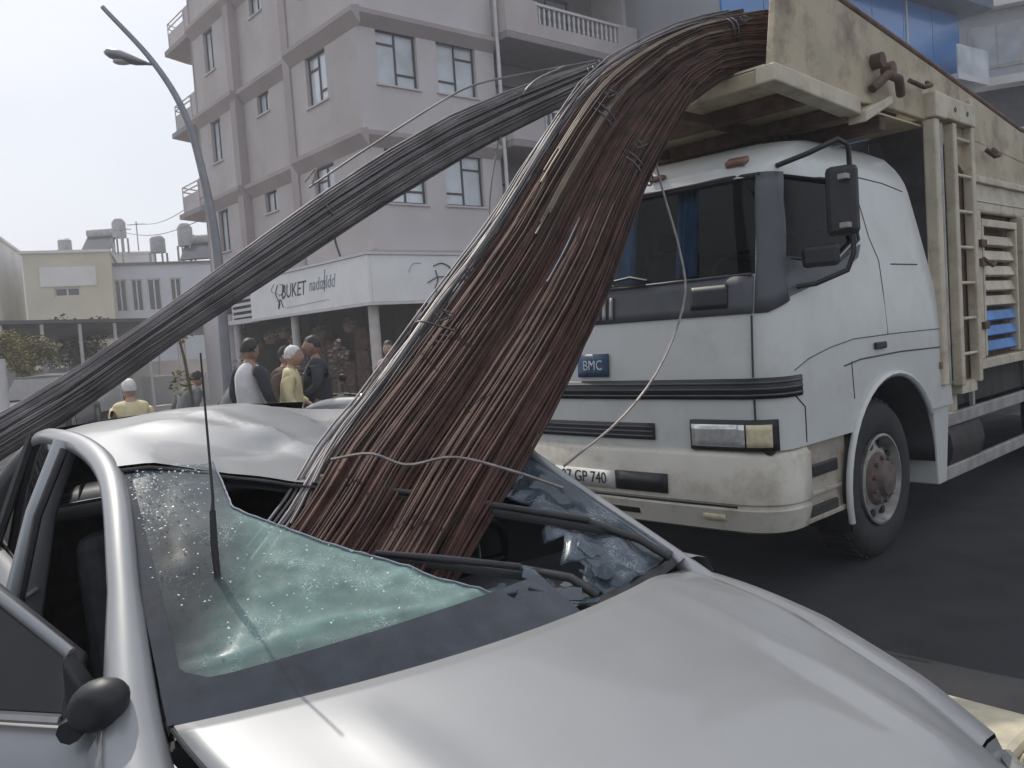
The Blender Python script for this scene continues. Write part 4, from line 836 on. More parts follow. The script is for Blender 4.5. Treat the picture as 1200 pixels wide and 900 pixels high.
# ------------------------------------------------------------ REBAR
def bundle(name, label, stations, nrods, ncore, m_main, thick, group, seed, hw=1.0, radius=.0050, mcore='rod_dark', light=.05, a0=-1., a1=1., nseg=22, spread=None, boff=0., nar=None):
    rnd = random.Random(seed)
    mid = catmull([(Vector(a)+Vector(b_))/2 for a, b_ in stations], 60); wid = catmull([(Vector(b_)-Vector(a))/2 for a, b_ in stations], 60)
    nor = []
    for i in range(60):
        t = mid[min(i+1, 59)]-mid[max(i-1, 0)]; n_ = t.cross(wid[i]); n_.normalize()
        view = Vector((0, 0, CAM_H))-mid[i]
        nor.append(n_ if n_.dot(view) > 0 else -n_)
    root = thing(name, label, 'rebar bundle', tuple(mid[-1]), 0, group); base = mid[-1]
    def pos(f, a, bb, ph, am):
        a *= nar(f) if nar else 1
        x = f*59; k = min(int(x), 58); u = x-k
        m_ = mid[k].lerp(mid[k+1], u); w_ = wid[k].lerp(wid[k+1], u); n_ = nor[k].lerp(nor[k+1], u)
        sp = spread(f) if spread else 1.0
        th = thick(f) if callable(thick) else thick
        aa = a*sp+am*.05*math.sin(ph+f*5.)+am*.02*math.sin(ph*2.1+f*17)
        return m_+w_*aa+n_*(bb*th+th*.10*math.sin(ph*1.7+f*8)+boff)-base
    def sect(a):                                          # rounded bundle section
        return math.sqrt(max(0.05, 1-((a-(a0+a1)/2)/((a1-a0)/2))**2*.92))
    for i in range(nrods):
        a = rnd.uniform(a0, a1); bb = sect(a)*(rnd.uniform(.25, 1.0) if rnd.random() < .8 else rnd.uniform(-1, .2))
        ph = rnd.uniform(0, 6.28); am = rnd.uniform(.2, 1.2); f1 = rnd.uniform(.955, 1.0); f0 = rnd.uniform(0, .02)
        mm = M['rod_light'] if rnd.random() < light else M[m_main]
        b = MB(); b.tube([pos(lerp(f0, f1, q/(nseg-1)), a, bb, ph, am) for q in range(nseg)], radius*rnd.uniform(.85, 1.1), 5); b.obj('rod', mm, root, 80)
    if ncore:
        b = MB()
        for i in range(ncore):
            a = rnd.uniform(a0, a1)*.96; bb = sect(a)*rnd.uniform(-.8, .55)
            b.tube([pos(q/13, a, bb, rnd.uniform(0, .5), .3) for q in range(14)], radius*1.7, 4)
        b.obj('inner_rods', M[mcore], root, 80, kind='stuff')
    def tie(f, aa0, aa1, r=.005, turns=2, m_='steel', tail=True):
        b = MB()
        for k in range(turns):
            ring = []
            for q in range(24):
                w = 2*math.pi*q/24; a = (aa0+aa1)/2+(aa1-aa0)/2*1.06*math.cos(w); ring.append(pos(f+.006*k+.012*math.sin(w*1.0), a, 1.18*math.sin(w)*sect(max(a0, min(a1, a))) if True else 0, 0, 0))
            b.tube(ring, r, 5, closed=True)
        if tail:
            p = pos(f, (aa0+aa1)/2, 1.15, 0, 0); b.tube([p, p+V(-.02, -.03, .03), p+V(.02, -.04, .01), p+V(-.03, -.05, -.01), p+V(-.05, -.05, .02)], r, 5)
        b.obj('binding_wire', M[m_], root, 60)
    return root, pos, tie
# bed part of the load, then over the canopy edge and down through the windscreen (world coordinates, metres)
def Tw(x, y, z):
    c, s_ = math.cos(TR_ANG), math.sin(TR_ANG); return (2.377+x*c-y*s_, 5.367+x*s_+y*c, z)
MAIN = [(Tw(-3.2, -.95, 3.02), Tw(-3.2, -.45, 3.02)), (Tw(-1.0, -.60, 3.16), Tw(-1.0, -.18, 3.08)), (Tw(.15, -.42, 3.42), Tw(.15, -.16, 3.16)), ([1.70, 5.11, 3.44], [1.735, 5.08, 3.03]),
 ([1.37, 4.92, 3.36], [1.45, 4.88, 3.01]), ([.99, 4.7, 3.21], [1.12, 4.64, 2.87]), ([.55, 4.42, 2.91], [.85, 4.33, 2.48]), ([.24, 4.02, 2.47], [.64, 3.95, 2.15]), ([-.01, 3.62, 2.06], [.45, 3.54, 1.78]),
 ([-.24, 3.22, 1.74], [.27, 3.15, 1.49]), ([-.42, 2.78, 1.475], [.10, 2.70, 1.27]), ([-.54, 2.47, 1.32], [-.03, 2.41, 1.11]), ([-.605, 2.22, 1.19], [-.125, 2.18, .99]), ([-.685, 2.01, 1.085], [-.20, 1.97, .88]), ([-.75, 1.84, .98], [-.26, 1.81, .77])]
thk = lambda f: lerp(.085, .075, f)
GR = 'bundles of rebar sliding off the truck'
r1, pos1, tie1 = bundle('rebar_bundle', 'brown rusty rebar bundle entering the car, nearer the shop, with frayed grey edge rods', MAIN, 295, 260, 'rod_brown', thk, GR, 11, nar=lambda f: lerp(1., .88, smooth01(f, .55, 1)), a0=-.97, a1=.02, light=.02)
r2, pos2, tie2 = bundle('rebar_bundle', 'brown rusty rebar bundle entering the car, the half nearer the truck cab', MAIN, 295, 260, 'rod_brown', thk, GR, 12, nar=lambda f: lerp(1., .88, smooth01(f, .55, 1)), a0=.0, a1=.86, light=.01, boff=.025)
tie1(.44, -1.0, .0); tie1(.66, -1.0, -.6, .005, 2, 'steel'); tie2(.46, .02, .98); tie1(.28, -1., 0., .006, 2, 'steel')
# loose greyer strands along the shop side edge
rr = random.Random(5)
for i in range(34):
    a = -1.0-rr.random()**1.7*.20; ph = rr.uniform(0, 6); f0 = rr.uniform(.27, .5); f1 = rr.uniform(.8, .965)
    b = MB(); b.tube([pos1(lerp(f0, f1, q/21), a-.10*math.sin(math.pi*q/21)*rr.uniform(.0, .25)-.04*math.sin(math.pi*q/21), rr.uniform(-.02, .02)+.4*math.sin(ph), ph, 1.2) for q in range(22)], .0045, 5); b.obj('loose_rod', M['rod_grey'] if i % 4 else M['bare_steel'], r1, 80)
for f0, f1, a, m_ in ((.30, .56, -.48, 'rod_light'), (.29, .55, -.42, 'rod_light'), (.31, .57, -.45, 'rod_light'), (.30, .53, -.80, 'rod_light'), (.3, .52, -.86, 'rod_light'), (.31, .5, -.83, 'rod_light'), (.54, .60, .05, 'white_print')):
    b = MB(); b.tube([pos1(lerp(f0, f1, q/15), a, 1.12*math.sqrt(max(.1, 1-((a+.5)/.52)**2*.9)) if a < 0 else .95, 1., .1) for q in range(16)], .0048, 5); b.obj('worn_rod', M[m_], r1, 80)
# loose wires
def wire(pts, r, root, m_='bare_steel', n=24):
    b = MB(); b.tube([p-Vector(root.location) for p in catmull(pts, n)], r, 5); b.obj('loose_wire', M[m_], root, 60)
SWEEP = [(Tw(-1.8, -.75, 3.12), Tw(-1.8, -.62, 3.05)), (Tw(.0, -.66, 3.40), Tw(.0, -.52, 3.34)), ([1.44, 5.02, 3.42], [1.48, 4.98, 3.31]), ([1.1, 5.05, 3.36], [1.14, 5.0, 3.25]), ([.73, 5.0, 3.215], [.77, 4.97, 3.09]), ([.32, 4.9, 3.09], [.38, 4.86, 2.90]), ([-.18, 4.7, 2.90], [-.10, 4.66, 2.65]), ([-.73, 4.5, 2.58], [-.61, 4.46, 2.35]),
 ([-1.22, 4.2, 2.2], [-1.11, 4.17, 2.0]), ([-1.66, 3.95, 1.84], [-1.58, 3.92, 1.69]), ([-2.06, 3.75, 1.56], [-1.96, 3.72, 1.40]), ([-2.40, 3.6, 1.36], [-2.30, 3.58, 1.20]), ([-3.0, 3.3, .86], [-2.9, 3.28, .62]), ([-3.7, 2.9, .20], [-3.6, 2.9, .02])]
r3, pos3, tie3 = bundle('rebar_bundle', 'grey sagging rebar bundle sweeping down over the car roof in front of the buildings', SWEEP, 290, 150, 'rod_grey', .075, GR, 13, nar=lambda f: .86, mcore='rod_grey_core', light=.02, radius=.0050)
tie3(.33, -.9, .9, .005, 2, 'steel'); tie3(.56, -.9, .9, .005, 1, 'steel', False)
wire([V(.62, 4.93, 3.18), V(.2, 4.85, 3.11), V(-.08, 4.72, 3.03), V(-.28, 4.65, 2.93), V(-.7, 4.5, 2.66), V(-.98, 4.4, 2.47)], .006, r3, 'rod_grey')
wire([V(.42, 4.8, 3.12), V(.22, 4.76, 3.02), V(.06, 4.72, 2.8), V(-.02, 4.68, 2.55), V(-.06, 4.64, 2.30), V(-.04, 4.5, 2.2)], .006, r1)
wire([V(.79, 4.40, 2.72), V(.83, 4.32, 2.35), V(.88, 4.2, 2.0), V(.87, 4.1, 1.75), V(.72, 3.98, 1.45), V(.50, 3.85, 1.22), V(.2, 3.6, 1.05)], .006, r2)
wire([V(.24, 4.38, 2.33), V(.05, 4.0, 2.1), V(-.08, 3.6, 1.95)], .005, r1); wire([V(-.35, 2.95, 1.66), V(-.30, 2.85, 1.70), V(-.18, 2.84, 1.66)], .004, r1, 'steel')
wire([V(-.52, 2.33, 1.32), V(-.40, 2.28, 1.335), V(-.3, 2.26, 1.30), V(-.17, 2.24, 1.315), V(-.02, 2.23, 1.27), V(.12, 2.30, 1.20)], .0045, r2)
wire([V(-.85, 4.38, 2.30), V(-.86, 4.36, 2.2), V(-.84, 4.36, 2.1)], .006, r3); wire([V(-1.0, 4.40, 2.50), V(-.93, 4.38, 2.56), V(-.95, 4.36, 2.48), V(-.88, 4.38, 2.52)], .005, r3)
# ------------------------------------------------------------ pavement, kerb island
def slab_poly(name, m, pts, z0, z1):
    b = MB(); b.prism(pts, lambda x, y, d: (x, y, d), z0, z1); o = b.obj(name, m); tag(o, kind='structure'); return o
B_ANG = rad(90-50); B_LOC = (-3.068, 20.0, 0)
def Bw(x, y, z=0.):
    c, s_ = math.cos(B_ANG), math.sin(B_ANG); return Vector((B_LOC[0]+x*c-y*s_, B_LOC[1]+x*s_+y*c, z))
pv = [Bw(-2.6, -3.6), Bw(40, -3.6), Bw(40, 14), Bw(30, 60), Bw(-2.6, 60)]
slab_poly('pavement', M['pavement'], [(p.x, p.y) for p in pv], -.02, .13)
slab_poly('far_pavement', M['pavement'], [(-60, 26), (-9.5, 26), (-9.5, 70), (-60, 70)], -.02, .10)
kb = MB(); 
kd, kn_ = V(.66, -.75, 0), V(-.75, -.66, 0)
for k in range(9):
    o_ = V(1.42, 3.33, 0)+kd*(k*.6); q_ = [o_, o_+kd*.59, o_+kd*.59+kn_*.34, o_+kn_*.34]
    kb.prism([(p.x, p.y) for p in q_], lambda x, y, d: (x, y, d), -.02, .15)
kb = kb.obj('kerb', M['kerb'], bevel=.03); tag(kb, kind='structure')

# ------------------------------------------------------------ apartment building (local x along the face going right, y along the face going left)
bld = thing('apartment_building', 'greyed pink corner apartment building with cornice bands and shops below', 'building', B_LOC, B_ANG)
def fr_face(a, z, o=0.): return V(a, -o, z)        # right face, outward -y
def lf_face(a, z, o=0.): return V(-o, a, z)        # left face, outward -x
def wall_holes(face, a0, a1, z0, z1, holes, m, depth=.16, name='wall', base=0.):
    A = sorted({a0, a1, *[h[0] for h in holes], *[h[1] for h in holes]}); Z = sorted({z0, z1, *[h[2] for h in holes], *[h[3] for h in holes]})
    b = MB()
    for i in range(len(A)-1):
        for j in range(len(Z)-1):
            ca, cz = (A[i]+A[i+1])/2, (Z[j]+Z[j+1])/2
            if any(h[0] < ca < h[1] and h[2] < cz < h[3] for h in holes): continue
            b.cap([face(A[i], Z[j], base), face(A[i+1], Z[j], base), face(A[i+1], Z[j+1], base), face(A[i], Z[j+1], base)])
    for h in holes:
        c = [(h[0], h[2]), (h[1], h[2]), (h[1], h[3]), (h[0], h[3])]
        for k in range(4):
            p, q = c[k], c[(k+1) % 4]; b.cap([face(*p, base), face(*q, base), face(*q, base-depth), face(*p, base-depth)])
    me = bpy.data.meshes.new(name); me.from_pydata(b.v, [], b.f); me.materials.append(m); o = bpy.data.objects.new(name, me); COL.objects.link(o); o.parent = bld; return o
def window(face, h, base=0., style=0, par=None, pane='pane_pale'):
    a0, a1, z0, z1 = h; d = base-.10; w = .045; fb = MB()
    def bar(p0, p1, q0, q1):
        P = [face(p0, q0, d), face(p1, q0, d), face(p1, q1, d), face(p0, q1, d)]; Q = [face(p0, q0, d-.05), face(p1, q0, d-.05), face(p1, q1, d-.05), face(p0, q1, d-.05)]
        i = len(fb.v); fb.v += [tuple(x) for x in P+Q]
        for q in ((0,1,2,3),(7,6,5,4),(0,4,5,1),(1,5,6,2),(2,6,7,3),(3,7,4,0)): fb.f.append(tuple(i+k for k in q))
    bar(a0, a1, z0, z0+w); bar(a0, a1, z1-w, z1); bar(a0, a0+w, z0+w, z1-w); bar(a1-w, a1, z0+w, z1-w)
    H = z1-z0; mid = (a0+a1)/2
    if style in (0, 1):
        bar(mid-w/2, mid+w/2, z0+w, z1-w)
        l, r_ = (.76, .24) if style == 0 else (.24, .72)
        bar(a0+w, mid-w/2, z0+H*l-w/2, z0+H*l+w/2); bar(mid+w/2, a1-w, z0+H*r_-w/2, z0+H*r_+w/2)
    elif style == 2: bar(mid-w/2, mid+w/2, z0+w, z1-w)
    f_ = fb.obj('window', M['frame_dark'], par or bld)
    pb = MB(); pb.cap([face(a0, z0, d-.03), face(a1, z0, d-.03), face(a1, z1, d-.03), face(a0, z1, d-.03)]); pb.obj('pane', M[pane], f_)
    sb = MB(); s0 = [face(a0-.06, z0-.05, base+.05), face(a1+.06, z0-.05, base+.05), face(a1+.06, z0-.05, base-.04), face(a0-.06, z0-.05, base-.04)]
    s1 = [p+V(0, 0, .045) for p in s0]; i = len(sb.v); sb.v += [tuple(x) for x in s0+s1]
    for q in ((3,2,1,0),(4,5,6,7),(0,1,5,4),(1,2,6,5),(2,3,7,6),(3,0,4,7)): sb.f.append(tuple(i+k for k in q))
    sb.obj('sill', M['wall_pale'], f_)
FL = [3.80, 6.62, 9.42, 12.22, 15.0]
# left face blocks: (y0, y1, offset)
LB = [(0, 3.45, .0), (3.45, 7.1, -.22), (7.1, 10.3, -.05)]
for fi in range(4):
    z0, z1 = FL[fi], FL[fi+1]
    for bi, (a0, a1, o_) in enumerate(LB):
        hs = []
        if bi == 0: hs = [(1.55, 2.62, z0+1.22, z0+2.48)]
        if bi == 1: hs = [(5.35, 6.15, z0+1.9, z0+2.5)]
        if bi == 2: hs = [(8.55, 9.35, z0+1.15, z0+2.45)]
        w_ = wall_holes(lf_face, a0, a1, z0, z1, hs, M['wall_pink'], base=o_)
        for h in hs: window(lf_face, h, o_, 2 if bi else 1)
    # right face
    hs = [(.52, 1.68, z0+1.23, z0+2.53), (2.28, 3.52, z0+1.25, z0+2.57)]
    wall_holes(fr_face, 0, 4.15, z0, z1, hs, M['wall_pale']); window(fr_face, hs[0], 0, 0); window(fr_face, hs[1], 0, 1)
    rb = [(5.0, 5.95, z0+.1, z0+2.2), (6.6, 8.4, z0+.1, z0+2.3)]
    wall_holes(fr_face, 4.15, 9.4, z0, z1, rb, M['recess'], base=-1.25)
    for h in rb: window(fr_face, h, -1.25, 2, pane='pane_grey')
    hs2 = [(9.95, 11.15, z0+1.2, z0+2.55), (12.2, 13.5, z0+1.2, z0+2.55)]
    wall_holes(fr_face, 9.4, 15.2, z0, z1, hs2, M['wall_pale']); window(fr_face, hs2[0], 0, 0); window(fr_face, hs2[1], 0, 1)
    b = MB(); b.cap([V(4.15, 0, z0), V(4.15, 1.25, z0), V(4.15, 1.25, z1), V(4.15, 0, z1)]); b.obj('recess_cheek', M['wall_pink'], bld)
    b = MB(); b.cap([V(9.4, 0, z0), V(9.4, 1.25, z0), V(9.4, 1.25, z1), V(9.4, 0, z1)]); b.obj('recess_cheek', M['wall_pink'], bld)
    # balcony
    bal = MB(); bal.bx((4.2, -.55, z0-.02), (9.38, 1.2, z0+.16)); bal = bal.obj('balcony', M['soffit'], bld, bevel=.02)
    b = MB(); b.bx((4.2, -.55, z0+.162), (5.35, -.43, z0+1.10)); b.bx((5.352, -.55, z0+.162), (8.55, -.43, z0+.52)); b.bx((8.552, -.55, z0+.162), (9.38, -.43, z0+1.10)); b.obj('parapet', M['wall_pink'], bal)
    b = MB(); b.bx((9.26, -.428, z0+.162), (9.38, -.005, z0+1.09)); b.bx((4.2, -.428, z0+.162), (4.3, -.005, z0+1.09)); b.obj('parapet_end', M['wall_pink'], bal)
    for k in range(17):
        b = MB(); b.lathe([(.03, .52), (.045, .62), (.028, .72), (.045, .85), (.03, 1.0)], (5.45+k*.188, -.49, z0), 'z', 8); b.obj('baluster', M['rail_white'], bal, 60)
    b = MB(); b.bx((5.3, -.56, z0+1.0), (8.6, -.42, z0+1.07)); b.obj('top_rail', M['rail_white'], bal)
    # cornice bands (flared)
    def band(face, a0, a1, o_, h0=-.34, fl=.22):
        b = MB(); prof = [(o_+.0, z0+h0), (o_+fl, z0-.06), (o_+fl, z0+.05), (o_+.0, z0+.10)]
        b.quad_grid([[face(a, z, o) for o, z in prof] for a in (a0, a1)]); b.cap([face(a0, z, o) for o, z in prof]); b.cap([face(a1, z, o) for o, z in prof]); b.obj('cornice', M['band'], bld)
    for a0, a1, o_ in LB: band(lf_face, a0-(.22 if a0 == 0 else 0), a1, o_)
    band(fr_face, 0, 4.14, 0, -.30, .22)
    band(fr_face, 9.41, 15.3, 0, -.30, .18)
    # rear balcony at the left end, pointing away from the street corner
    if fi:
        bb = MB(); bb.prism([(-.05, 10.3), (-.05, 12.6), (.9, 13.0), (3.5, 13.0), (3.5, 10.3)], lambda x, y, d: (x, y, d), z0-.14, z0+.02); bb = bb.obj('balcony', M['soffit'], bld)
        b = MB(); b.prism([(.12, 10.32), (.12, 11.0), (.24, 11.0), (.24, 10.32)], lambda x, y, d: (x, y, d), z0+.022, z0+1.0); b.obj('parapet', M['wall_pink'], bb)
        b = MB(); pr = [V(.1, 11.0, 0), V(.1, 12.5, 0), V(.95, 12.9, 0), V(3.3, 12.9, 0)]
        b.obj('railing_post', M['rail_white'], bb) if False else None
        pp_ = MB(); pp_.quad_grid([[V(p.x+.03, p.y-.03, z0+zz) for p in pr] for zz in (.022, .62)]); pp_.obj('parapet', M['wall_pink'], bb, solid=.06)
        for zz in (.95, .8): b.tube([p+V(0, 0, z0+zz) for p in pr], .025, 6)
        for p in pr: b.bar(p+V(0, 0, z0+.02), p+V(0, 0, z0+.95), .02)
        b.obj('railing', M['rail_white'], bb)
    # pilasters
for a in (3.47, 7.12):
    b = MB(); b.bx((.40, a-.05, 3.85), (-.05, a+.34, 15.0)); b.obj('pilaster', M['band'], bld)
b = MB(); b.bx((.02, .02, 15.0), (15.2, 10.3, 15.2)); b.obj('roof', M['soffit'], bld)
b = MB(); b.cap([V(0, 10.3, 3.8), V(12, 10.3, 3.8), V(12, 10.3, 15), V(0, 10.3, 15)]); b.cap([V(15.2, 0, 0), V(15.2, 10, 0), V(15.2, 10, 15), V(15.2, 0, 15)]); b.obj('end_wall', M['wall_pink'], bld)
b = MB(); b.bx((-.05, -.05, 3.62), (15.2, 10.3, 3.80)); b.obj('first_floor_slab', M['soffit'], bld)
b = MB(); b.bar(V(4.10, -.26, .1), V(4.10, -.26, 15), .05, 8); b.obj('drain_pipe', M['rail_white'], bld, 60)
b = MB(); b.box((4.3, -.30, 7.75), (.28, .22, .34)); b.obj('meter_box', M['recess'], bld, bevel=.02)
# ground floor: recessed shop, posts, fascia sign
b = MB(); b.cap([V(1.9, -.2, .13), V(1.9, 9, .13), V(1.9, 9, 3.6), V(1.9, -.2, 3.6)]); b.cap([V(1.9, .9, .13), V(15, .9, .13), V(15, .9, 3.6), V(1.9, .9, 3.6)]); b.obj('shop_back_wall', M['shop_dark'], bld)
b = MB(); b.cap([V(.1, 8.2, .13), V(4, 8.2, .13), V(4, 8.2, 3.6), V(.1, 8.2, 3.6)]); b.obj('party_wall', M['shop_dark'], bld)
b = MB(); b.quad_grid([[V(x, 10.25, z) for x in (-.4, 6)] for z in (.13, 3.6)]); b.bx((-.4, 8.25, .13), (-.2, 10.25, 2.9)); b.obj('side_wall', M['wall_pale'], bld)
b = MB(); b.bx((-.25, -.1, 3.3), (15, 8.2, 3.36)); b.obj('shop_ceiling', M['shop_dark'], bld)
for x, y in ((-.25, 7.9), (-.25, 3.9), (-.15, -.05), (5.2, -.15), (9.0, -.15)):
    b = MB(); b.bar(V(x, y, .13), V(x, y, 3.3), .13 if y < 1 else .11, 12); b.bx((x-.16, y-.16, .13), (x+.16, y+.16, .32)); b.obj('column', M['post'], bld, 50)
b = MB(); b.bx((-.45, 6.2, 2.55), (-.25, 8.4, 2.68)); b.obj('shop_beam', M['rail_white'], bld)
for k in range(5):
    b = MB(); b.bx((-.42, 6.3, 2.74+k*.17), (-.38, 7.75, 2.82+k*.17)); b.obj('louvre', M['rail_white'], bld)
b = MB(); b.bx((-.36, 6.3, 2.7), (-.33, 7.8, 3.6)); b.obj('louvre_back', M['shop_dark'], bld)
sg = thing('shop_sign', 'long white fascia sign wrapping the building corner with dark brush lettering', 'sign', tuple(Bw(0, 0, 0)), B_ANG)
b = MB(); b.bx((-.50, -.5, 2.62), (-.40, 6.15, 3.72)); b.obj('fascia_panel', M['sign_white'], sg, bevel=.02)
b = MB(); b.bx((-.398, -.5, 2.62), (11.5, -.40, 3.72)); b.obj('fascia_panel', M['sign_white'], sg, bevel=.02)
b = MB(); b.bx((-.54, -.54, 3.72), (11.5, 6.17, 3.78)); b.bx((-.53, -.53, 2.56), (-.38, 6.16, 2.618)); b.bx((-.378, -.53, 2.56), (11.5, -.38, 2.618)); b.obj('fascia_trim', M['rail_white'], sg)
xl, yl = (0, -1, 0), (0, 0, 1)
text('sign_letters', 'BUKET', .52, M['black_print'], sg, (-.504, 3.35, 3.22), xl, yl, .004, .25, sx=.92)
text('sign_letters', 'nadızıldd', .46, M['grey_print'], sg, (-.504, 1.75, 3.26), xl, yl, .004, .3, sx=.85)
def stroke(pts, r, m_, n=20):
    b = MB(); b.tube(catmull(pts, n), (r, r*.4), 5); b.obj('sign_stroke', M[m_], sg, 60)
def L_(y, z): return V(-.506, y, z)
stroke([L_(4.25, 3.45), L_(4.4, 3.2), L_(4.2, 2.95), L_(4.3, 2.80), L_(4.15, 3.05), L_(4.0, 2.82)], .022, 'black_print'); stroke([L_(4.45, 3.5), L_(4.65, 3.3), L_(3.85, 3.1), L_(4.35, 3.0)], .012, 'grey_print')
stroke([L_(4.1, 3.45), L_(3.85, 3.4), L_(4.0, 3.2), L_(4.2, 3.15)], .02, 'black_print'); stroke([L_(4.0, 2.82), L_(3.6, 2.80), L_(1.4, 2.84)], .010, 'grey_print'); stroke([L_(1.62, 3.05), L_(1.58, 3.3), L_(1.5, 3.58)], .014, 'black_print')
def R_2(x, z): return V(x, -.506, z)
stroke([R_2(1.35, 3.45), R_2(1.6, 3.52), R_2(1.85, 3.40), R_2(1.75, 3.2), R_2(1.45, 3.18), R_2(1.15, 3.05)], .035, 'black_print'); stroke([R_2(1.4, 3.35), R_2(1.45, 3.1), R_2(1.35, 2.9), R_2(1.5, 2.78), R_2(1.8, 2.95), R_2(1.95, 3.15)], .03, 'black_print')
stroke([R_2(.62, 3.3), R_2(.75, 3.5), R_2(1.0, 3.52)], .015, 'grey_print'); text('sign_letters', 'BUKET', .5, M['black_print'], sg, (2.9, -.504, 3.2), (1, 0, 0), (0, 0, 1), .004, .25, sx=.9)
# shop interior goods
rr = random.Random(9)
for k in range(9):
    y = .6+k*.85; b = MB(); h = rr.uniform(1.2, 2.3); b.bx((1.5, y, .13), (1.85, y+.7, h))
    for q in range(3): b.bx((1.42, y+.02, .5+q*.5), (1.498, y+.68, .54+q*.5))
    b.obj('display_shelf', M['shop_brown'], bld, bevel=.01)
def blob_leaves(b, c, r, n, s, seed, flat=1.0):
    q = random.Random(seed)
    for i in range(n):
        while True:
            p = V(q.uniform(-1, 1), q.uniform(-1, 1), q.uniform(-1, 1))
            if .25 < p.length < 1: break
        p = V(p.x*r[0], p.y*r[1], p.z*r[2]); p *= .75+.35*noise.noise(p*2.3+V(seed, 0, 0))+.1
        R3 = Matrix.Rotation(q.uniform(0, 6.28), 3, 'Z') @ Matrix.Rotation(q.uniform(-1.3, 1.3), 3, 'X'); w = s*q.uniform(.6, 1.3)
        b.cap([Vector(c)+p+R3 @ V(*t) for t in ((-w/2, 0, 0), (0, -w*.35, .1*w), (w*.6, 0, 0), (0, w*.35, .1*w))])
pos_f = [(-1.15, 5.6, 1.5), (-.95, 4.9, 1.1), (-.9, 2.4, 1.6), (-1.0, 1.6, 1.2), (-.8, .7, 1.75), (.4, -1.0, 1.6), (1.2, -1.1, 1.3), (-1.2, 3.3, 1.0), (2.0, -1.1, 1.8), (2.8, -1.2, 1.2)]
fl_l = ['beside the left cream post', 'second from the left cream post', 'behind the dark haired man', 'below the sign lettering', 'by the round corner column', 'right of the round corner column', 'second to the right of the corner column', 'low, between people and shop', 'tall, near the rebar edge', 'partly hidden by the rebar']
for k, (x, y, h) in enumerate(pos_f):
    t = thing('flower_bucket', 'flower stand with mixed blooms ' + fl_l[k], 'flowers', tuple(Bw(x, y, .13)), B_ANG, 'flower stands outside the shop')
    b = MB(); b.lathe([(.001, 0), (.14, 0), (.19, .42), (.18, .42), (.135, .02)], (0, 0, 0), 'z', 14)
    b.obj('bucket', M['bucket'], t, 60)
    b = MB(); b.bar((0, 0, .2), (0, 0, h*.7), .03); b.obj('stem', M['bark'], t)
    b = MB(); blob_leaves(b, (0, 0, h*.72), (.30, .30, h*.32), 150, .10, k+20); b.obj('blooms', M['flower'] if k % 2 else M['shop_goods'], t, kind='stuff')
    b = MB(); blob_leaves(b, (0, 0, h*.6), (.28, .28, h*.3), 90, .12, k+50); b.obj('leaves', M['leaf_dark'], t, kind='stuff')
hb_l = ['nearest the left cream post', 'above the white topped man', 'above the white haired man', 'left of the middle column', 'right of the middle column', 'close to the round corner column', 'just right of the corner column']
for k, (x, y) in enumerate(((-.1, 6.9), (-.1, 5.9), (-.1, 4.9), (-.1, 4.3), (-.1, 2.9), (-.1, 1.2), (.8, -.3))):
    t = thing('hanging_basket', 'hanging basket of dried flowers under the sign, ' + hb_l[k], 'basket', tuple(Bw(x, y, 1.75+.12*(k % 3))), B_ANG, 'hanging baskets under the sign')
    b = MB(); b.lathe([(.001, 0), (.13, .02), (.19, .18), (.18, .18), (.12, .05)], (0, 0, 0), 'z', 12); b.obj('basket', M['shop_brown'], t, 60)
    b = MB(); b.bar((0, 0, .15), (0, 0, 1.35-.12*(k % 3)), .008); b.obj('cord', M['black_plastic'], t)
    b = MB(); blob_leaves(b, (0, 0, .22), (.24, .24, .2), 110, .08, k+80); b.obj('blooms', M['shop_goods'] if k % 2 else M['leaf_green'], t, kind='stuff')
# hanging shop lamp
t = thing('shop_lamp', 'pale bell shaped lamp hanging under the right part of the white sign', 'lamp', tuple(Bw(1.0, -.25, 2.1)), B_ANG)
b = MB(); b.lathe([(.02, .34), (.05, .3), (.12, .1), (.16, 0), (.15, 0), (.05, .26)], (0, 0, 0), 'z', 14); b.obj('shade', M['rail_white'], t, 60); b = MB(); b.bar((0, 0, .3), (0, 0, 1.2), .008); b.obj('cord', M['black_plastic'], t)
t = tag(MB().bx((0, -.05, 0), (2.4, .05, .07)).obj('light_tube', M['rail_white'], None, bevel=.02), 'long pale tube lamp under the sign at the right', 'lamp'); t.location = Bw(1.5, -.2, 2.3); t.rotation_euler = (0, 0, B_ANG)

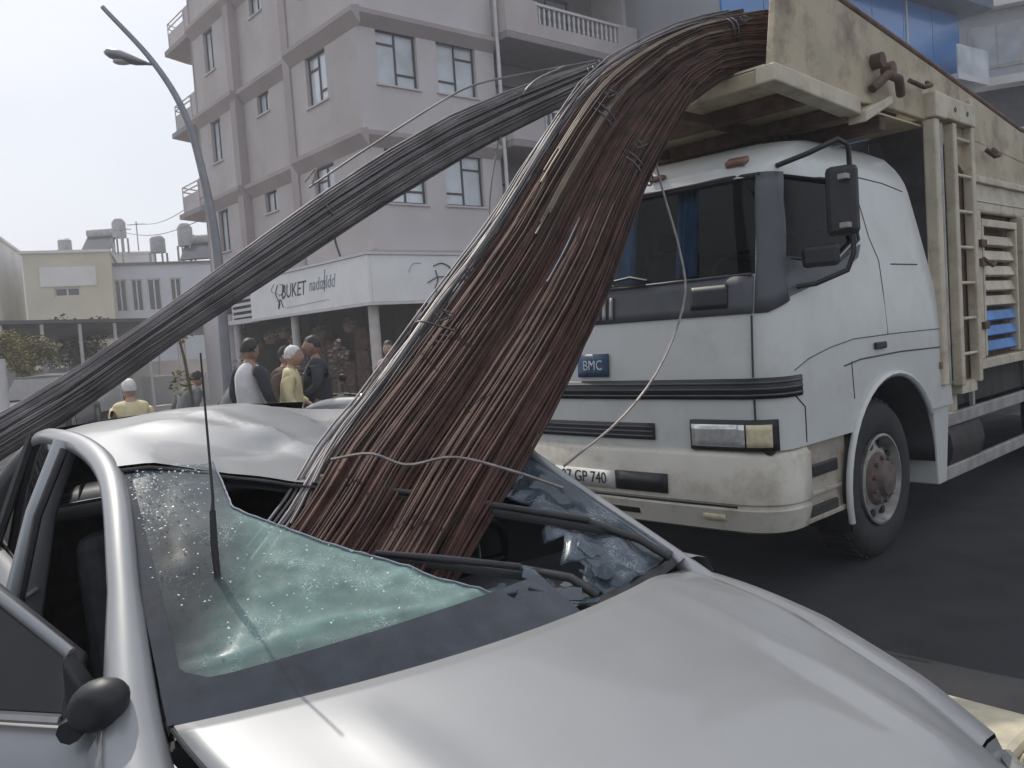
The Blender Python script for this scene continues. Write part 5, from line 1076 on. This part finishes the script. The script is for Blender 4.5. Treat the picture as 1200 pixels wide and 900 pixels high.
# ------------------------------------------------------------ people
def person(label, loc, rz, h=1.72, top='cloth_white', legs='cloth_dark', hair='hair_dark', skin='skin', sleeve=None, lean=0., arm=(0, 0), cap=False, build=1.0):
    k = h/1.72; root = thing('person', label, 'person', loc, rz, 'people outside the shop')
    def skinned(name, verts, edges, radii, m_, par, rootv=0, sub=1):
        me = bpy.data.meshes.new(name); me.from_pydata([tuple(v) for v in verts], edges, []); o = bpy.data.objects.new(name, me); COL.objects.link(o)
        o.modifiers.new('Skin', 'SKIN'); o.modifiers.new('Subsurf', 'SUBSURF').levels = sub; o.modifiers[-1].render_levels = sub
        sv = me.skin_vertices[0].data
        for i, r in enumerate(radii): sv[i].radius = r if isinstance(r, tuple) else (r, r)
        sv[rootv].use_root = True
        bake(o); o.data.materials.clear(); o.data.materials.append(m_); o.parent = par
        for p in o.data.polygons: p.use_smooth = True
        return o
    ln = lambda v: V(v[0]+lean*max(0, v[2]-.95)*.9, v[1], v[2]-abs(lean)*max(0, v[2]-.95)*.25)*k
    v, e, r = [], [], []
    def add(p, rad_, par=None):
        v.append(ln(p)); r.append(tuple(x*k*build for x in rad_) if isinstance(rad_, tuple) else rad_*k)
        if par is not None: e.append((par, len(v)-1))
        return len(v)-1
    pel = add((0, 0, .96), (.11, .075)); ch = add((.0, 0, 1.18), (.10, .07), pel); sh = add((-.01, 0, 1.38), (.105, .065), ch); nk = add((0, 0, 1.49), .055, sh); hd = add((.02, 0, 1.53), .055, nk)
    hands = []
    for s_, bend in ((-1, arm[0]), (1, arm[1])):
        a = add((-.01, s_*.170, 1.37), .040, sh); el = add((-.04+.10*bend, s_*.245, 1.12), .038, a); wr = add((.03+.32*bend, s_*(.235-.06*bend), .90+.26*bend), .029, el); pm = add((.05+.38*bend, s_*(.23-.07*bend), .83+.27*bend), (.028, .020), wr)
        for q in range(4):
            f1 = add((.035+.012*q+.40*bend, s_*(.235-.008*q-.07*bend), .765+.015*abs(q-1.5)*.5+.28*bend), .0095, pm); add((.045+.012*q+.43*bend, s_*(.222-.008*q-.07*bend), .72+.01*abs(q-1.5)+.27*bend), .0085, f1)
        tb = add((.085+.38*bend, s_*(.215-.07*bend), .80+.27*bend), .0105, pm); add((.10+.40*bend, s_*(.205-.07*bend), .765+.27*bend), .009, tb)
    for s_ in (-1, 1):
        hp = add((0, s_*.09, .90), .088, pel); kn = add((.02, s_*.10, .50), .058, hp); an = add((-.02, s_*.105, .09), .038, kn); add((.10, s_*.115, .04), (.04, .03), an)
    body = skinned('body', v, e, r, M[skin], root)
    # head with a face, joined to the body mesh
    hb = MB(); hc = ln((.035, 0, 1.615)); hb.ball((0, 0, 0), .1*k, 18, 14, (.98, .80, 1.18))
    for i, (x, y, z) in enumerate(hb.v):
        x /= k; y /= k; z /= k
        if x > 0: x += .028*math.exp(-((y/.014)**2+((z+.01)/.03)**2)); x -= .010*math.exp(-(((abs(y)-.032)/.018)**2+((z-.02)/.016)**2)); x += .008*math.exp(-((y/.03)**2+((z+.055)/.012)**2)); x += .012*math.exp(-((y/.03)**2+((z+.1)/.03)**2))
        if z < -.04: y *= 1-.25*smooth01(-z, .04, .12)
        hb.v[i] = tuple(hc+V(x, y, z)*k)
    for s_ in (-1, 1): hb.ball(hc+V(-.005, s_*.080, -.005)*k, .024*k, 8, 6, (.8, .4, 1.2))
    hm = hb.mesh('head'); bm = bmesh.new(); bm.from_mesh(body.data); bm.from_mesh(hm); bm.to_mesh(body.data); bm.free(); bpy.data.meshes.remove(hm)
    for p in body.data.polygons: p.use_smooth = True
    for s_ in (-1, 1):
        b = MB(); b.ball(hc+V(.079, s_*.031, .018)*k, .009*k, 8, 6); b.obj('eye', M['black_plastic'], root, 80)
    b = MB(); b.box(hc+V(.086, 0, -.052)*k, (.012, .045*k, .008)); b.obj('mouth', M['cloth_brown'], root, bevel=.003)
    # hair or cap
    hh = MB(); R_ = .108*k; n = 16; rows = []
    for i in range(9):
        t_ = i/8*1.75; row = []
        for j in range(n):
            w = 2*math.pi*j/n; front = math.cos(w); tt = min(t_, 1.02 if front > .55 else (1.25 if front > 0 else 1.75))
            row.append(hc+V(R_*.99*math.sin(tt)*math.cos(w)-.006, R_*.82*math.sin(tt)*math.sin(w), R_*1.2*math.cos(tt)+.006))
        rows.append(row)
    rows = [[p+(p-hc).normalized()*(0 if cap else .010*noise.noise(p*38+Vector((loc[0]*9, 0, 0)))) for p in r_] for r_ in rows]
    hh.quad_grid(rows, close=True); hh.obj('hair', M[hair], root, 80)
    if cap:
        b = MB(); b.quad_grid([[hc+V(.06+.09*t_, y, .062-.012*t_-y*y*2)*k for y in (-.06, -.03, 0, .03, .06)] for t_ in (0, .5, 1)]); b.obj('cap_brim', M[hair], root, 80, solid=.006)
    # clothes
    v, e, r = [], [], []
    a0 = add((0, 0, .86), (.20, .15)); a1 = add((0, 0, 1.05), (.195, .145), a0); a2 = add((0, 0, 1.22), (.195, .14), a1); a3 = add((-.01, 0, 1.37), (.20, .13), a2); add((-.003, 0, 1.495), (.078, .075), a3)
    if not sleeve:
        for s_, bend in ((-1, arm[0]), (1, arm[1])):
            a = add((-.01, s_*.18, 1.385), .078, a3); el = add((-.04+.10*bend, s_*.25, 1.12), .062, a); add((.025+.30*bend, s_*(.237-.06*bend), .92+.25*bend), .048, el)
    jk = skinned('jacket', v, e, r, M[top], root, sub=2)
    for q_ in jk.data.vertices: q_.co += q_.normal*(.012*noise.noise(Vector((q_.co.x*14, q_.co.y*14, q_.co.z*7+loc[0]*5)))*k)
    if sleeve:
        for s_, bend in ((-1, arm[0]), (1, arm[1])):
            v, e, r = [], [], []; a0_ = add((-.01, s_*.09, 1.40), .075); a = add((-.01, s_*.17, 1.385), .080, a0_); el = add((-.04+.10*bend, s_*.25, 1.12), .06, a); add((.025+.30*bend, s_*(.237-.06*bend), .92+.25*bend), .047, el); skinned('sleeve', v, e, r, M[sleeve], root)
    v, e, r = [], [], []
    a0 = add((0, 0, .97), (.165, .12))
    for s_ in (-1, 1): hp = add((0, s_*.092, .86), .102, a0); kn = add((.02, s_*.10, .50), .075, hp); add((-.015, s_*.105, .10), .06, kn)
    skinned('trousers', v, e, r, M[legs], root)
    for s_ in (-1, 1):
        b = MB(); b.ball(ln((.06, s_*.11, .04)), .05*k, 10, 7, (2.5, .95, .85)); b.obj('shoe', M['black_plastic'], root, 80)
    return root
person('man in a white top with dark sleeves and dark cap, seen from behind', (-2.90, 9.3, .0), rad(62), 1.78, 'cloth_white', 'cloth_dark', 'hair_dark', 'skin_dark', 'cloth_dark', arm=(.3, .2))
person('white haired older man in a pale cream yellow jacket', (-2.52, 9.5, .0), rad(8), 1.68, 'cloth_cream', 'cloth_grey', 'hair_white', 'skin', arm=(.3, .5), lean=.06)
person('man in dark clothes standing behind the white haired man', (-2.46, 10.6, .0), rad(-165), 1.78, 'cloth_dark', 'cloth_dark', 'hair_dark', 'skin_dark', arm=(.5, .5))
person('man in brown jacket half hidden behind the white shirted man', (-2.80, 10.4, .0), rad(-15), 1.68, 'cloth_brown', 'cloth_dark', 'hair_dark', 'skin')
person('person in grey top bending forward beside the left cream post', (-3.55, 10.2, .0), rad(40), 1.62, 'cloth_grey', 'cloth_grey', 'hair_dark', 'skin_dark', lean=.75)
person('person in navy clothes standing close to the left cream post', (-3.38, 10.9, .0), rad(-60), 1.70, 'cloth_navy', 'cloth_navy', 'hair_dark', 'skin_dark')
person('person with pale cap and beige jacket just below the grey rebar', (-3.93, 8.6, .0), rad(120), 1.44, 'cloth_cream', 'cloth_brown', 'hair_white', 'skin', build=1.1)
person('person in washed grey jacket near the white side wall', (-4.55, 11.5, .0), rad(60), 1.50, 'cloth_grey', 'cloth_dark', 'hair_dark', 'skin', lean=.5)
person('person in pale pinkish top in the shop front near the corner column', (-1.75, 12.2, .0), rad(-100), 1.66, 'shop_goods', 'cloth_dark', 'hair_dark', 'skin', arm=(.6, .6))
person('person in dark jacket and white cap near the rebar edge', (-1.05, 11.5, .0), rad(-120), 1.70, 'cloth_brown', 'cloth_dark', 'hair_white', 'skin')

# ------------------------------------------------------------ scooters
def scooter(label, loc, rz):
    t = thing('motor_scooter', label, 'scooter', loc, rz, 'scooters parked by the shop')
    for x in (-.62, .62):
        b = MB(); b.lathe([(.14, -.045), (.21, -.05), (.235, 0), (.21, .05), (.14, .045)], (x, 0, .235), 'y', 24); w = b.obj('wheel', M['rubber'], t, 60)
        b = MB(); b.lathe([(.001, -.03), (.14, -.03), (.15, 0), (.14, .03), (.001, .03)], (x, 0, .235), 'y', 16); b.obj('rim', M['rim'], w, 60)
    b = MB(); b.tube([V(.30, 0, .28), V(.38, 0, .55), V(.46, 0, .85), V(.42, 0, .98)], [(.17, .05), (.19, .045), (.16, .05), (.10, .05)], 12); b.obj('leg_shield', M['scooter_white'], t, 70)
    b = MB(); b.tube([V(.35, 0, .26), V(.0, 0, .24), V(-.25, 0, .30)], [(.14, .04), (.15, .04), (.13, .06)], 10); b.obj('footboard', M['black_plastic'], t, 70)
    b = MB(); b.tube([V(-.15, 0, .45), V(-.4, 0, .60), V(-.75, 0, .66), V(-.92, 0, .70)], [(.12, .12), (.16, .15), (.15, .10), (.05, .03)], 12); b.obj('body', M['scooter_white'], t, 70)
    b = MB(); b.tube([V(-.08, 0, .76), V(-.4, 0, .80), V(-.8, 0, .83)], [(.10, .04), (.15, .05), (.12, .04)], 12); b.obj('saddle', M['black_plastic'], t, 70)
    b = MB(); b.tube([V(.62, 0, .5), V(.72, 0, .46), V(.82, 0, .33)], [(.07, .03), (.08, .03), (.04, .02)], 10); b.bar(V(.62, .06, .24), V(.45, .05, .85), .02); b.bar(V(.62, -.06, .24), V(.45, -.05, .85), .02); b.obj('fork', M['scooter_white'], t, 70)
    b = MB(); b.tube([V(.32, -.34, 1.03), V(.42, -.15, 1.02), V(.44, 0, .99), V(.42, .15, 1.02), V(.32, .34, 1.03)], .016, 8); b.obj('handlebar', M['black_plastic'], t, 70)
    b = MB(); b.ball((.50, 0, .94), .10, 14, 10, (.8, 1, 1)); b.obj('headlight', M['lens'], t, 80)
    for s_ in (-1, 1):
        b = MB(); b.bar((.40, s_*.22, 1.03), (.40, s_*.30, 1.22), .008); b.ball((.40, s_*.31, 1.25), .055, 10, 7, (.4, 1.1, .8)); b.obj('mirror', M['black_plastic'], t, 70)
scooter('white scooter behind the car roof, left of the pair', (-2.35, 11.2, .0), rad(-125)); scooter('white scooter nearest the rebar, right of the pair', (-1.75, 11.0, .0), rad(-105))
t = thing('cafe_table', 'small dark round table behind the scooters', 'table', (-1.45, 11.9, 0.13)); b = MB(); b.lathe([(.001, .74), (.42, .74), (.42, .77), (.001, .77)], (0, 0, 0), 'z', 20); b.obj('table_top', M['shop_brown'], t, 50); b = MB(); b.bar((0, 0, .02), (0, 0, .74), .035); b.lathe([(.001, 0), (.24, 0), (.22, .03), (.001, .04)], (0, 0, 0), 'z', 16); b.obj('pedestal', M['steel'], t, 50)
# sapling with stake, bin
t = thing('sapling', 'thin young tree on a stake near the white side wall', 'tree', (-4.05, 10.6, 0)); b = MB(); b.tube([V(0, 0, 0), V(.02, .0, .8), V(-.06, 0, 1.6), V(-.16, 0, 2.2)], [.03, .025, .02, .012], 8); b.obj('trunk', M['bark'], t, 60)
b = MB(); blob_leaves(b, (-.12, 0, 1.35), (.16, .16, .2), 60, .07, 4); blob_leaves(b, (-.1, 0, 2.0), (.25, .25, .3), 70, .07, 8); b.obj('crown', M['leaf_yellow'], t, kind='stuff')
t = thing('litter_bin', 'small dark litter bin on pale ground below the grey rebar', 'bin', (-4.9, 9.7, 0)); b = MB(); b.lathe([(.001, 0), (.16, 0), (.20, .5), (.18, .5), (.15, .03)], (0, 0, .35), 'z', 16); b.obj('bucket', M['steel'], t, 50); b = MB(); b.bar((0, .0, 0), (0, 0, .36), .03); b.obj('post', M['steel'], t)

# ------------------------------------------------------------ street lamp
t = thing('street_lamp', 'tall grey street lamp with bent arm and one oval head', 'street lamp', (-4.42, 13.0, 0))
b = MB(); b.tube(catmull([V(0, 0, 0), V(.02, 0, 1.9), V(.03, 0, 3.3), V(-.09, 0, 4.48), V(-.29, 0, 5.39), V(-.70, 0, 6.18), V(-1.37, 0, 7.02)], 40), [lerp(.085, .035, i/39) for i in range(40)], 10); b.lathe([(.16, 0), (.16, .03), (.1, .05), (.09, .4)], (0, 0, 0), 'z', 14); b.obj('pole', M['lamp_grey'], t, 60)
b = MB(); b.tube([V(-.66, 0, 6.12), V(-.80, 0, 6.14)], .025, 8); b.tube([V(-.78, 0, 6.14), V(-.95, 0, 6.19), V(-1.15, 0, 6.27), V(-1.32, 0, 6.33), V(-1.40, 0, 6.345)], [(.04, .025), (.12, .06), (.16, .085), (.13, .075), (.04, .03)], 12); b.obj('lamp_head', M['lamp_grey'], t, 70)
b = MB(); b.ball((-1.13, 0, 6.20), .11, 12, 8, (1.5, .9, .5)); b.obj('lamp_glass', M['rail_white'], t, 80)

# ------------------------------------------------------------ houses on the left
def house(name, label, x0, x1, y0, y1, h, m_, wins=(), roof='white_house', parapet=.3):
    cx = (x0+x1)/2; t = thing(name, label, 'house', (cx, y0, 0), rad(22))
    holes = [(a-cx, b_-cx, c, d) for a, b_, c, d in wins]
    A = sorted({x0-cx, x1-cx, *[h_[0] for h_ in holes], *[h_[1] for h_ in holes]}); Z = sorted({0, h, *[h_[2] for h_ in holes], *[h_[3] for h_ in holes]}); b = MB()
    for i in range(len(A)-1):
        for j in range(len(Z)-1):
            ca, cz = (A[i]+A[i+1])/2, (Z[j]+Z[j+1])/2
            if any(q[0] < ca < q[1] and q[2] < cz < q[3] for q in holes): continue
            b.cap([V(A[i], 0, Z[j]), V(A[i+1], 0, Z[j]), V(A[i+1], 0, Z[j+1]), V(A[i], 0, Z[j+1])])
    for q in holes:
        c = [(q[0], q[2]), (q[1], q[2]), (q[1], q[3]), (q[0], q[3])]
        for k in range(4): p, r_ = c[k], c[(k+1) % 4]; b.cap([V(p[0], 0, p[1]), V(r_[0], 0, r_[1]), V(r_[0], .2, r_[1]), V(p[0], .2, p[1])])
    d = y1-y0; xa, xb = x0-cx, x1-cx
    for P in ([(xa, 0, 0), (xa, d, 0), (xa, d, h), (xa, 0, h)], [(xb, 0, 0), (xb, d, 0), (xb, d, h), (xb, 0, h)], [(xa, d, 0), (xb, d, 0), (xb, d, h), (xa, d, h)]): b.cap([V(*p) for p in P])
    b.obj('wall', M[m_], t)
    b = MB(); b.bx((xa-.1, -.1, h+.001), (xb+.1, d+.1, h+.12)); b.obj('roof', M[roof], t)
    for q in holes:
        f = MB(); w = .06
        f.bx((q[0], .10, q[2]), (q[1], .14, q[2]+w)); f.bx((q[0], .10, q[3]-w), (q[1], .14, q[3])); f.bx((q[0], .101, q[2]+w), (q[0]+w, .139, q[3]-w)); f.bx((q[1]-w, .101, q[2]+w), (q[1], .139, q[3]-w))
        mid = (q[0]+q[1])/2; f.bx((mid-w/2, .102, q[2]+w), (mid+w/2, .138, q[3]-w)); f = f.obj('window', M['rail_white'], t)
        g = MB(); g.cap([V(q[0], .13, q[2]), V(q[1], .13, q[2]), V(q[1], .13, q[3]), V(q[0], .13, q[3])]); g.obj('pane', M['dark_window'], f)
    return t
house('white_house', 'white flat roofed block at the left edge of the photo', -28, -21.3, 34.5, 42, 7.45, 'white_house', [(-21.7, -21.35, 4.0, 5.9), (-22.6, -22.1, 4.0, 5.9), (-24, -23.2, 3.8, 5.6), (-21.9, -21.4, .4, 2.6)])
house('long_white_house', 'long white block with a row of roof tanks, behind the yellow house', -28, -20.2, 48, 54, 7.9, 'white_house', [(-24, -23, 4.5, 6)])
t = house('yellow_house', 'ochre yellow house with a pale upper storey panel', -20.8, -17.4, 37, 45, 6.6, 'yellow_house', [(-19.7, -18.7, 4.7, 5.1), (-20.5, -20.0, 1.0, 2.9)])
b = MB(); b.bx((-1.1, -.06, 5.15), (1.1, -.003, 6.0)); b.obj('wall_panel', M['white_house'], t)
b = MB(); b.bx((-1.7, -.5, 3.1), (1.7, -.102, 3.25)); b.obj('balcony_slab', M['white_house'], t)
house('pale_blue_house', 'pale blue white house with a strip of upper windows', -18.6, -13.6, 40, 46, 6.15, 'blue_white', [(-18.3, -17.8, 4.0, 5.5), (-17.6, -17.1, 4.0, 5.5), (-16.9, -16.3, 4.0, 5.5), (-15.9, -15.4, 4.0, 5.5)], 'roof_grey')
house('low_white_house', 'low white house between the pale blue house and the apartment building', -14.4, -8.5, 46, 52, 5.9, 'white_house', [(-13.6, -12.8, 3.4, 4.9)], 'roof_grey')
def roof_tank(label, x, y, z0, z1, r=.36):
    t = thing('water_tank', label, 'water tank', (x, y, z0), 0, 'water tanks on the roofs'); hh = z1-z0
    for sx in (-.3, .3):
        for sy in (-.3, .3): b = MB(); b.bar((sx, sy, 0), (sx, sy, hh*.45), .05); b.obj('leg', M['tank'], t)
    b = MB(); b.lathe([(.001, hh*.45), (r, hh*.45), (r, hh*.9), (r*.6, hh), (.001, hh)], (0, 0, 0), 'z', 16); b.obj('tank', M['tank'], t, 50)
for l_, x, y, a, c in (('short tank on the long white block, leftmost', -24.8, 48, 7.72, 8.9), ('second tank on the long white block roof', -23.2, 48, 7.72, 8.8), ('tall tank on the long white block roof', -21.2, 47, 7.72, 9.6), ('tank stand over the pale blue house', -17.1, 42, 6.28, 7.8), ('tall pale tank beside the apartment building', -15.7, 42, 6.28, 8.3)): roof_tank(l_, x, y, a, c)
for i, (x, y, z, l_) in enumerate(((-22.2, 46.6, 7.72, 'solar water heater on the long white block'), (-14.9, 41.5, 6.28, 'solar water heater on the pale blue house'), (-13.0, 45, 6.03, 'solar water heater on the low white house'))):
    t = thing('solar_heater', l_, 'solar heater', (x, y, z), 0, 'solar water heaters'); b = MB(); b.box((0, 0, .55), (1.6, .08, 1.2), Matrix.Rotation(-.8, 3, 'X')); b.obj('panel', M['dark_window'], t); b = MB(); b.lathe([(.001, -.8), (.26, -.8), (.26, .8), (.001, .8)], (0, .55, 1.2), 'x', 14); b.obj('tank', M['tank'], t, 50)
    b = MB()
    for sx in (-.6, .6): b.bar((sx, .55, 0), (sx, .55, 1.0), .04)
    b.obj('stand', M['tank'], t)
for i, (x, y, z, h, l_) in enumerate(((-20.0, 46.5, 7.72, 1.6, 'thin roof aerial on the long white block'), (-18.2, 40.5, 6.28, 1.9, 'thin roof aerial on the pale blue house'), (-14.4, 43.5, 6.03, 1.7, 'thin roof aerial beside the solar heater'))):
    b = MB(); b.bar((0, 0, 0), (0, 0, h), .03); b.bar((-.5, 0, h*.9), (.5, 0, h*.9), .02)
    for q in range(5): b.bar((-.4+.2*q, -.2, h*.9), (-.4+.2*q, .2, h*.9), .012)
    o = tag(b.obj('roof_aerial', M['tank']), l_, 'aerial', 'roof aerials'); o.location = (x, y, z)
t = thing('pergola', 'long dark roofed pergola in front of the ochre house', 'pergola', (-12.4, 27, 0), rad(62))
b = MB(); b.box((0, 0, 2.72), (9.5, 2.6, .10), Matrix.Rotation(-.16, 3, 'X')); b.obj('roof', M['roof_grey'], t)
for k in range(9):
    b = MB(); b.bar((-4.6+k*1.15, 1.2, 0), (-4.6+k*1.15, 1.2, 2.45), .05); b.obj('post', M['rail_white'], t); b = MB(); b.bar((-4.6+k*1.15, -1.2, 0), (-4.6+k*1.15, -1.2, 2.85), .05); b.obj('post', M['rail_white'], t)
b = MB(); b.bx((-4.6, 1.2, 0), (4.6, 1.3, 1.6)); b.obj('screen', M['white_house'], t)
# trees and hedge
def tree(name, label, loc, h, r, m_, n, s, seed, group=None, th=.1):
    t = thing(name, label, 'tree', loc, 0, group); q = random.Random(seed); tr = MB(); tr.tube([V(0, 0, 0), V(.05, 0, h*.3), V(-.03, .02, h*.55)], [th, th*.8, th*.6], 8); lv = MB()
    for k in range(7):
        a = q.uniform(0, 6.28); e_ = V(math.cos(a)*r*q.uniform(.3, .75), math.sin(a)*r*q.uniform(.3, .75), h*q.uniform(.6, .92)); tr.tube([V(-.03, .02, h*.5), V(e_.x*.5, e_.y*.5, h*.62), e_], [th*.5, th*.3, th*.12], 5)
        blob_leaves(lv, e_, (r*.55, r*.55, r*.42), n//7, s, seed+k)
    tr.obj('trunk', M['bark'], t, 60); lv.obj('crown', M[m_], t, kind='stuff'); return t
tree('street_tree', 'small yellow green tree at the left edge beside a pale post', (-12.7, 22, 0), 2.75, 1.0, 'leaf_yellow', 3500, .085, 3)
tree('street_tree', 'dark evergreen tree behind the parked cars', (-13.6, 27, 0), 3.1, 1.2, 'leaf_dark', 3000, .10, 5)
tree('street_tree', 'dark low tree left of the pergola', (-15.6, 30, 0), 2.9, 1.3, 'leaf_dark', 3000, .10, 7)
tree('roof_shrub', 'green shrub on the wall beside the grey rebar', (-8.9, 27.5, 0), 3.9, .7, 'leaf_dark', 500, .12, 9)
o = tag(MB().bar((0, 0, 0), (0, 0, 1.9), .11, 10).obj('bollard_post', M['rail_white'], None, 60), 'pale round post under the yellow green tree', 'post'); o.location = (-11.3, 18.6, 0)
o = tag(MB().bx((-5.5, -.1, 0), (5.5, .1, 1.1)).obj('garden_wall', M['white_house'], None, bevel=.03), 'low white garden wall far left behind the parked cars', 'wall'); o.location = (-16, 29, 0)
# parked cars
def parked(label, loc, rz, m_):
    t = thing('parked_car', label, 'car', loc, rz, 'cars parked on the left'); P = [(2.1, .35, .62), (2.05, .62, .74), (1.2, .82, .82), (.75, .90, .84), (.0, .93, .85), (-1.5, .95, .84), (-2.0, .85, .78), (-2.1, .45, .70)]
    b = MB(); b.quad_grid([[V(x, -w, .22), V(x, -w*1.02, .45), V(x, -w*.98, z-.10), V(x, -w*.85, z), V(x, 0, z+.03), V(x, w*.85, z), V(x, w*.98, z-.10), V(x, w*1.02, .45), V(x, w, .22)] for x, z, w in P]); b.cap([V(2.1, y, z) for y, z in ((-.6, .22), (.6, .22), (.6, .35), (-.6, .35))]); b.obj('body', M[m_], t, 50)
    R_ = [(.85, .92, .70), (.15, 1.40, .58), (-.9, 1.44, .58), (-1.75, .95, .68)]
    b = MB(); b.quad_grid([[V(x, -w, z), V(x, 0, z+.03), V(x, w, z)] for x, z, w in R_[1:3]]); b.obj('roof', M[m_], t, solid=.05)
    b = MB(); b.quad_grid([[V(x, -w, z), V(x, w, z)] for x, z, w in R_[:2]]); b.obj('windscreen', M['dark_window'], t, solid=.02); b = MB(); b.quad_grid([[V(x, -w, z), V(x, w, z)] for x, z, w in R_[2:]]); b.obj('rear_window', M['dark_window'], t, solid=.02)
    for s_ in (-1, 1):
        b = MB(); b.cap([V(.80, s_*.71, .93), V(.15, s_*.60, 1.38), V(-.9, s_*.60, 1.42), V(-1.70, s_*.70, .96)]); b.obj('side_window', M['dark_window'], t, solid=.02)
        b = MB(); b.box((2.06, s_*.55, .56), (.1, .3, .13)); b.obj('headlight', M['lens'], t, bevel=.02)
        for x in (1.3, -1.35):
            b = MB(); b.lathe([(.001, -.1), (.28, -.1), (.31, -.06), (.31, .06), (.28, .1), (.001, .1)], (x, s_*.78, .31), 'y', 20); w = b.obj('wheel', M['rubber'], t, 50); b = MB(); b.lathe([(.001, .0), (.19, 0), (.2, -.01)], (x, s_*.885, .31), 'y', 14); b.obj('rim', M['rim'], w, 50)
parked('dark grey parked car under the yellow green tree', (-11.5, 20.6, 0), rad(-75), 'grey_car'); parked('white parked car behind the dark grey one', (-13.2, 25.5, 0), rad(-80), 'white_car'); 
# ------------------------------------------------------------ buildings on the right, behind the truck
def Tb(px_x, y): return (px_x, y)
t = thing('blue_building', 'blue clad building behind the truck body', 'building', (16.6, 30.0, 0), rad(34))
b = MB(); b.bx((-12.4, .05, 0), (0, 9, 11.7)); b.obj('wall', M['grey_conc'], t)
for i in range(7):
    for j in range(5):
        if i == 6 and j == 3: continue
        b = MB(); b.bx((-12.4+i*1.75+.015, -.03, .2+j*2.3+.015), (-12.4+(i+1)*1.75-.015, .045, .2+(j+1)*2.3-.015)); b.obj('panel', M['blue_panel'], t)
b = MB(); b.bx((-12.6, -.9, 11.72), (.5, 9.2, 12.35)); b.obj('roof', M['blue_edge'], t)
b = MB(); b.bx((-3.5, -.06, .2), (-3.42, -.032, 11.7)); b.obj('mullion', M['rail_white'], t)
b = MB(); b.bx((-1.7, -.75, 9.15), (.3, -.035, 9.35)); q = b.obj('balcony', M['white_house'], t); b = MB(); b.bx((-1.7, -.75, 9.351), (.3, -.70, 10.3)); b.bx((.25, -.699, 9.351), (.3, -.036, 10.3)); b.obj('balustrade', M['pane_pale'], q)
t = thing('grey_building', 'grey apartment block with a dark recessed storey at the right edge', 'building', (17.75, 32.6, 0), rad(-24))
b = MB(); b.bx((0, .0, 0), (16, 10, 8.0)); b.bx((0, 0, 9.9), (16, 10, 12.5)); b.bx((.3, 1.2, 8.001), (15, 9, 9.9)); b.obj('wall', M['grey_conc'], t)
b = MB(); b.bx((.1, .9, 8.002), (15.5, 1.18, 9.88)); b.obj('recessed_storey', M['grey_dark'], t)
b = MB(); b.bx((-.5, -.5, 12.52), (16, 10, 12.95)); b.obj('roof', M['white_house'], t)
b = MB(); b.bx((-.3, -.8, 9.6), (16, -.003, 9.9)); b.obj('ledge', M['white_house'], t); b = MB(); b.bx((-.3, -.5, 7.75), (16, -.003, 8.0)); b.obj('ledge', M['white_house'], t)
for k in range(6):
    for z0 in (10.4, 5.2, 2.2):
        b = MB(); x = .5+k*2.3; b.bx((x, -.05, z0), (x+1.8, -.003, z0+1.6)); q = b.obj('window', M['alu'], t); b = MB(); b.bx((x+.08, -.075, z0+.08), (x+.86, -.052, z0+1.52)); b.bx((x+.94, -.075, z0+.08), (x+1.72, -.052, z0+1.52)); b.obj('pane', M['pane_grey'], q)
t = thing('far_white_building', 'far pale building glimpsed above the blue one', 'building', (29, 60, 0), rad(20)); b = MB(); b.bx((-9, 0, 0), (6, 8, 24)); b.obj('wall', M['white_house'], t)
for k in range(5):
    for z0 in (14, 17, 20): b = MB(); b.bx((-8.4+k*2.8, -.06, z0), (-6.9+k*2.8, -.003, z0+1.7)); b.obj('window', M['pane_grey'], t)


for k_, (pa, pb, l_) in enumerate(((V(-20.0, 46.5, 9.2), V(-9.72, 27.9, 6.9), 'upper thin cable strung from a roof aerial to the apartment building'), (V(-18.2, 40.5, 7.9), V(-9.72, 27.9, 6.2), 'lower thin cable strung from a roof aerial to the apartment building'))):
    b = MB(); b.tube([pa.lerp(pb, i/20)-pa-V(0, 0, .35*math.sin(math.pi*i/20)) for i in range(21)], .014, 5); o = tag(b.obj('overhead_cable', M['steel'], None, 60), l_, 'cable', 'overhead cables'); o.location = pa
# ------------------------------------------------------------ haze: one closed box of thin pale air round the whole scene
hz = MB(); hz.bx((-80, -12, -1.0), (80, 95, 30.0)); hz = hz.obj('haze', M['clear']); hz.data.materials.clear(); hz['kind'] = 'stuff'
hm_ = bpy.data.materials.new('haze_air'); hm_.use_nodes = True; hn = hm_.node_tree.nodes
for n in list(hn): hn.remove(n)
hp = hn.new('ShaderNodeVolumePrincipled'); hp.inputs['Color'].default_value = (.95, .96, 1, 1); hp.inputs['Density'].default_value = .0032; hp.inputs['Anisotropy'].default_value = .3
ho = hn.new('ShaderNodeOutputMaterial'); hm_.node_tree.links.new(hp.outputs[0], ho.inputs['Volume']); hz.data.materials.append(hm_)
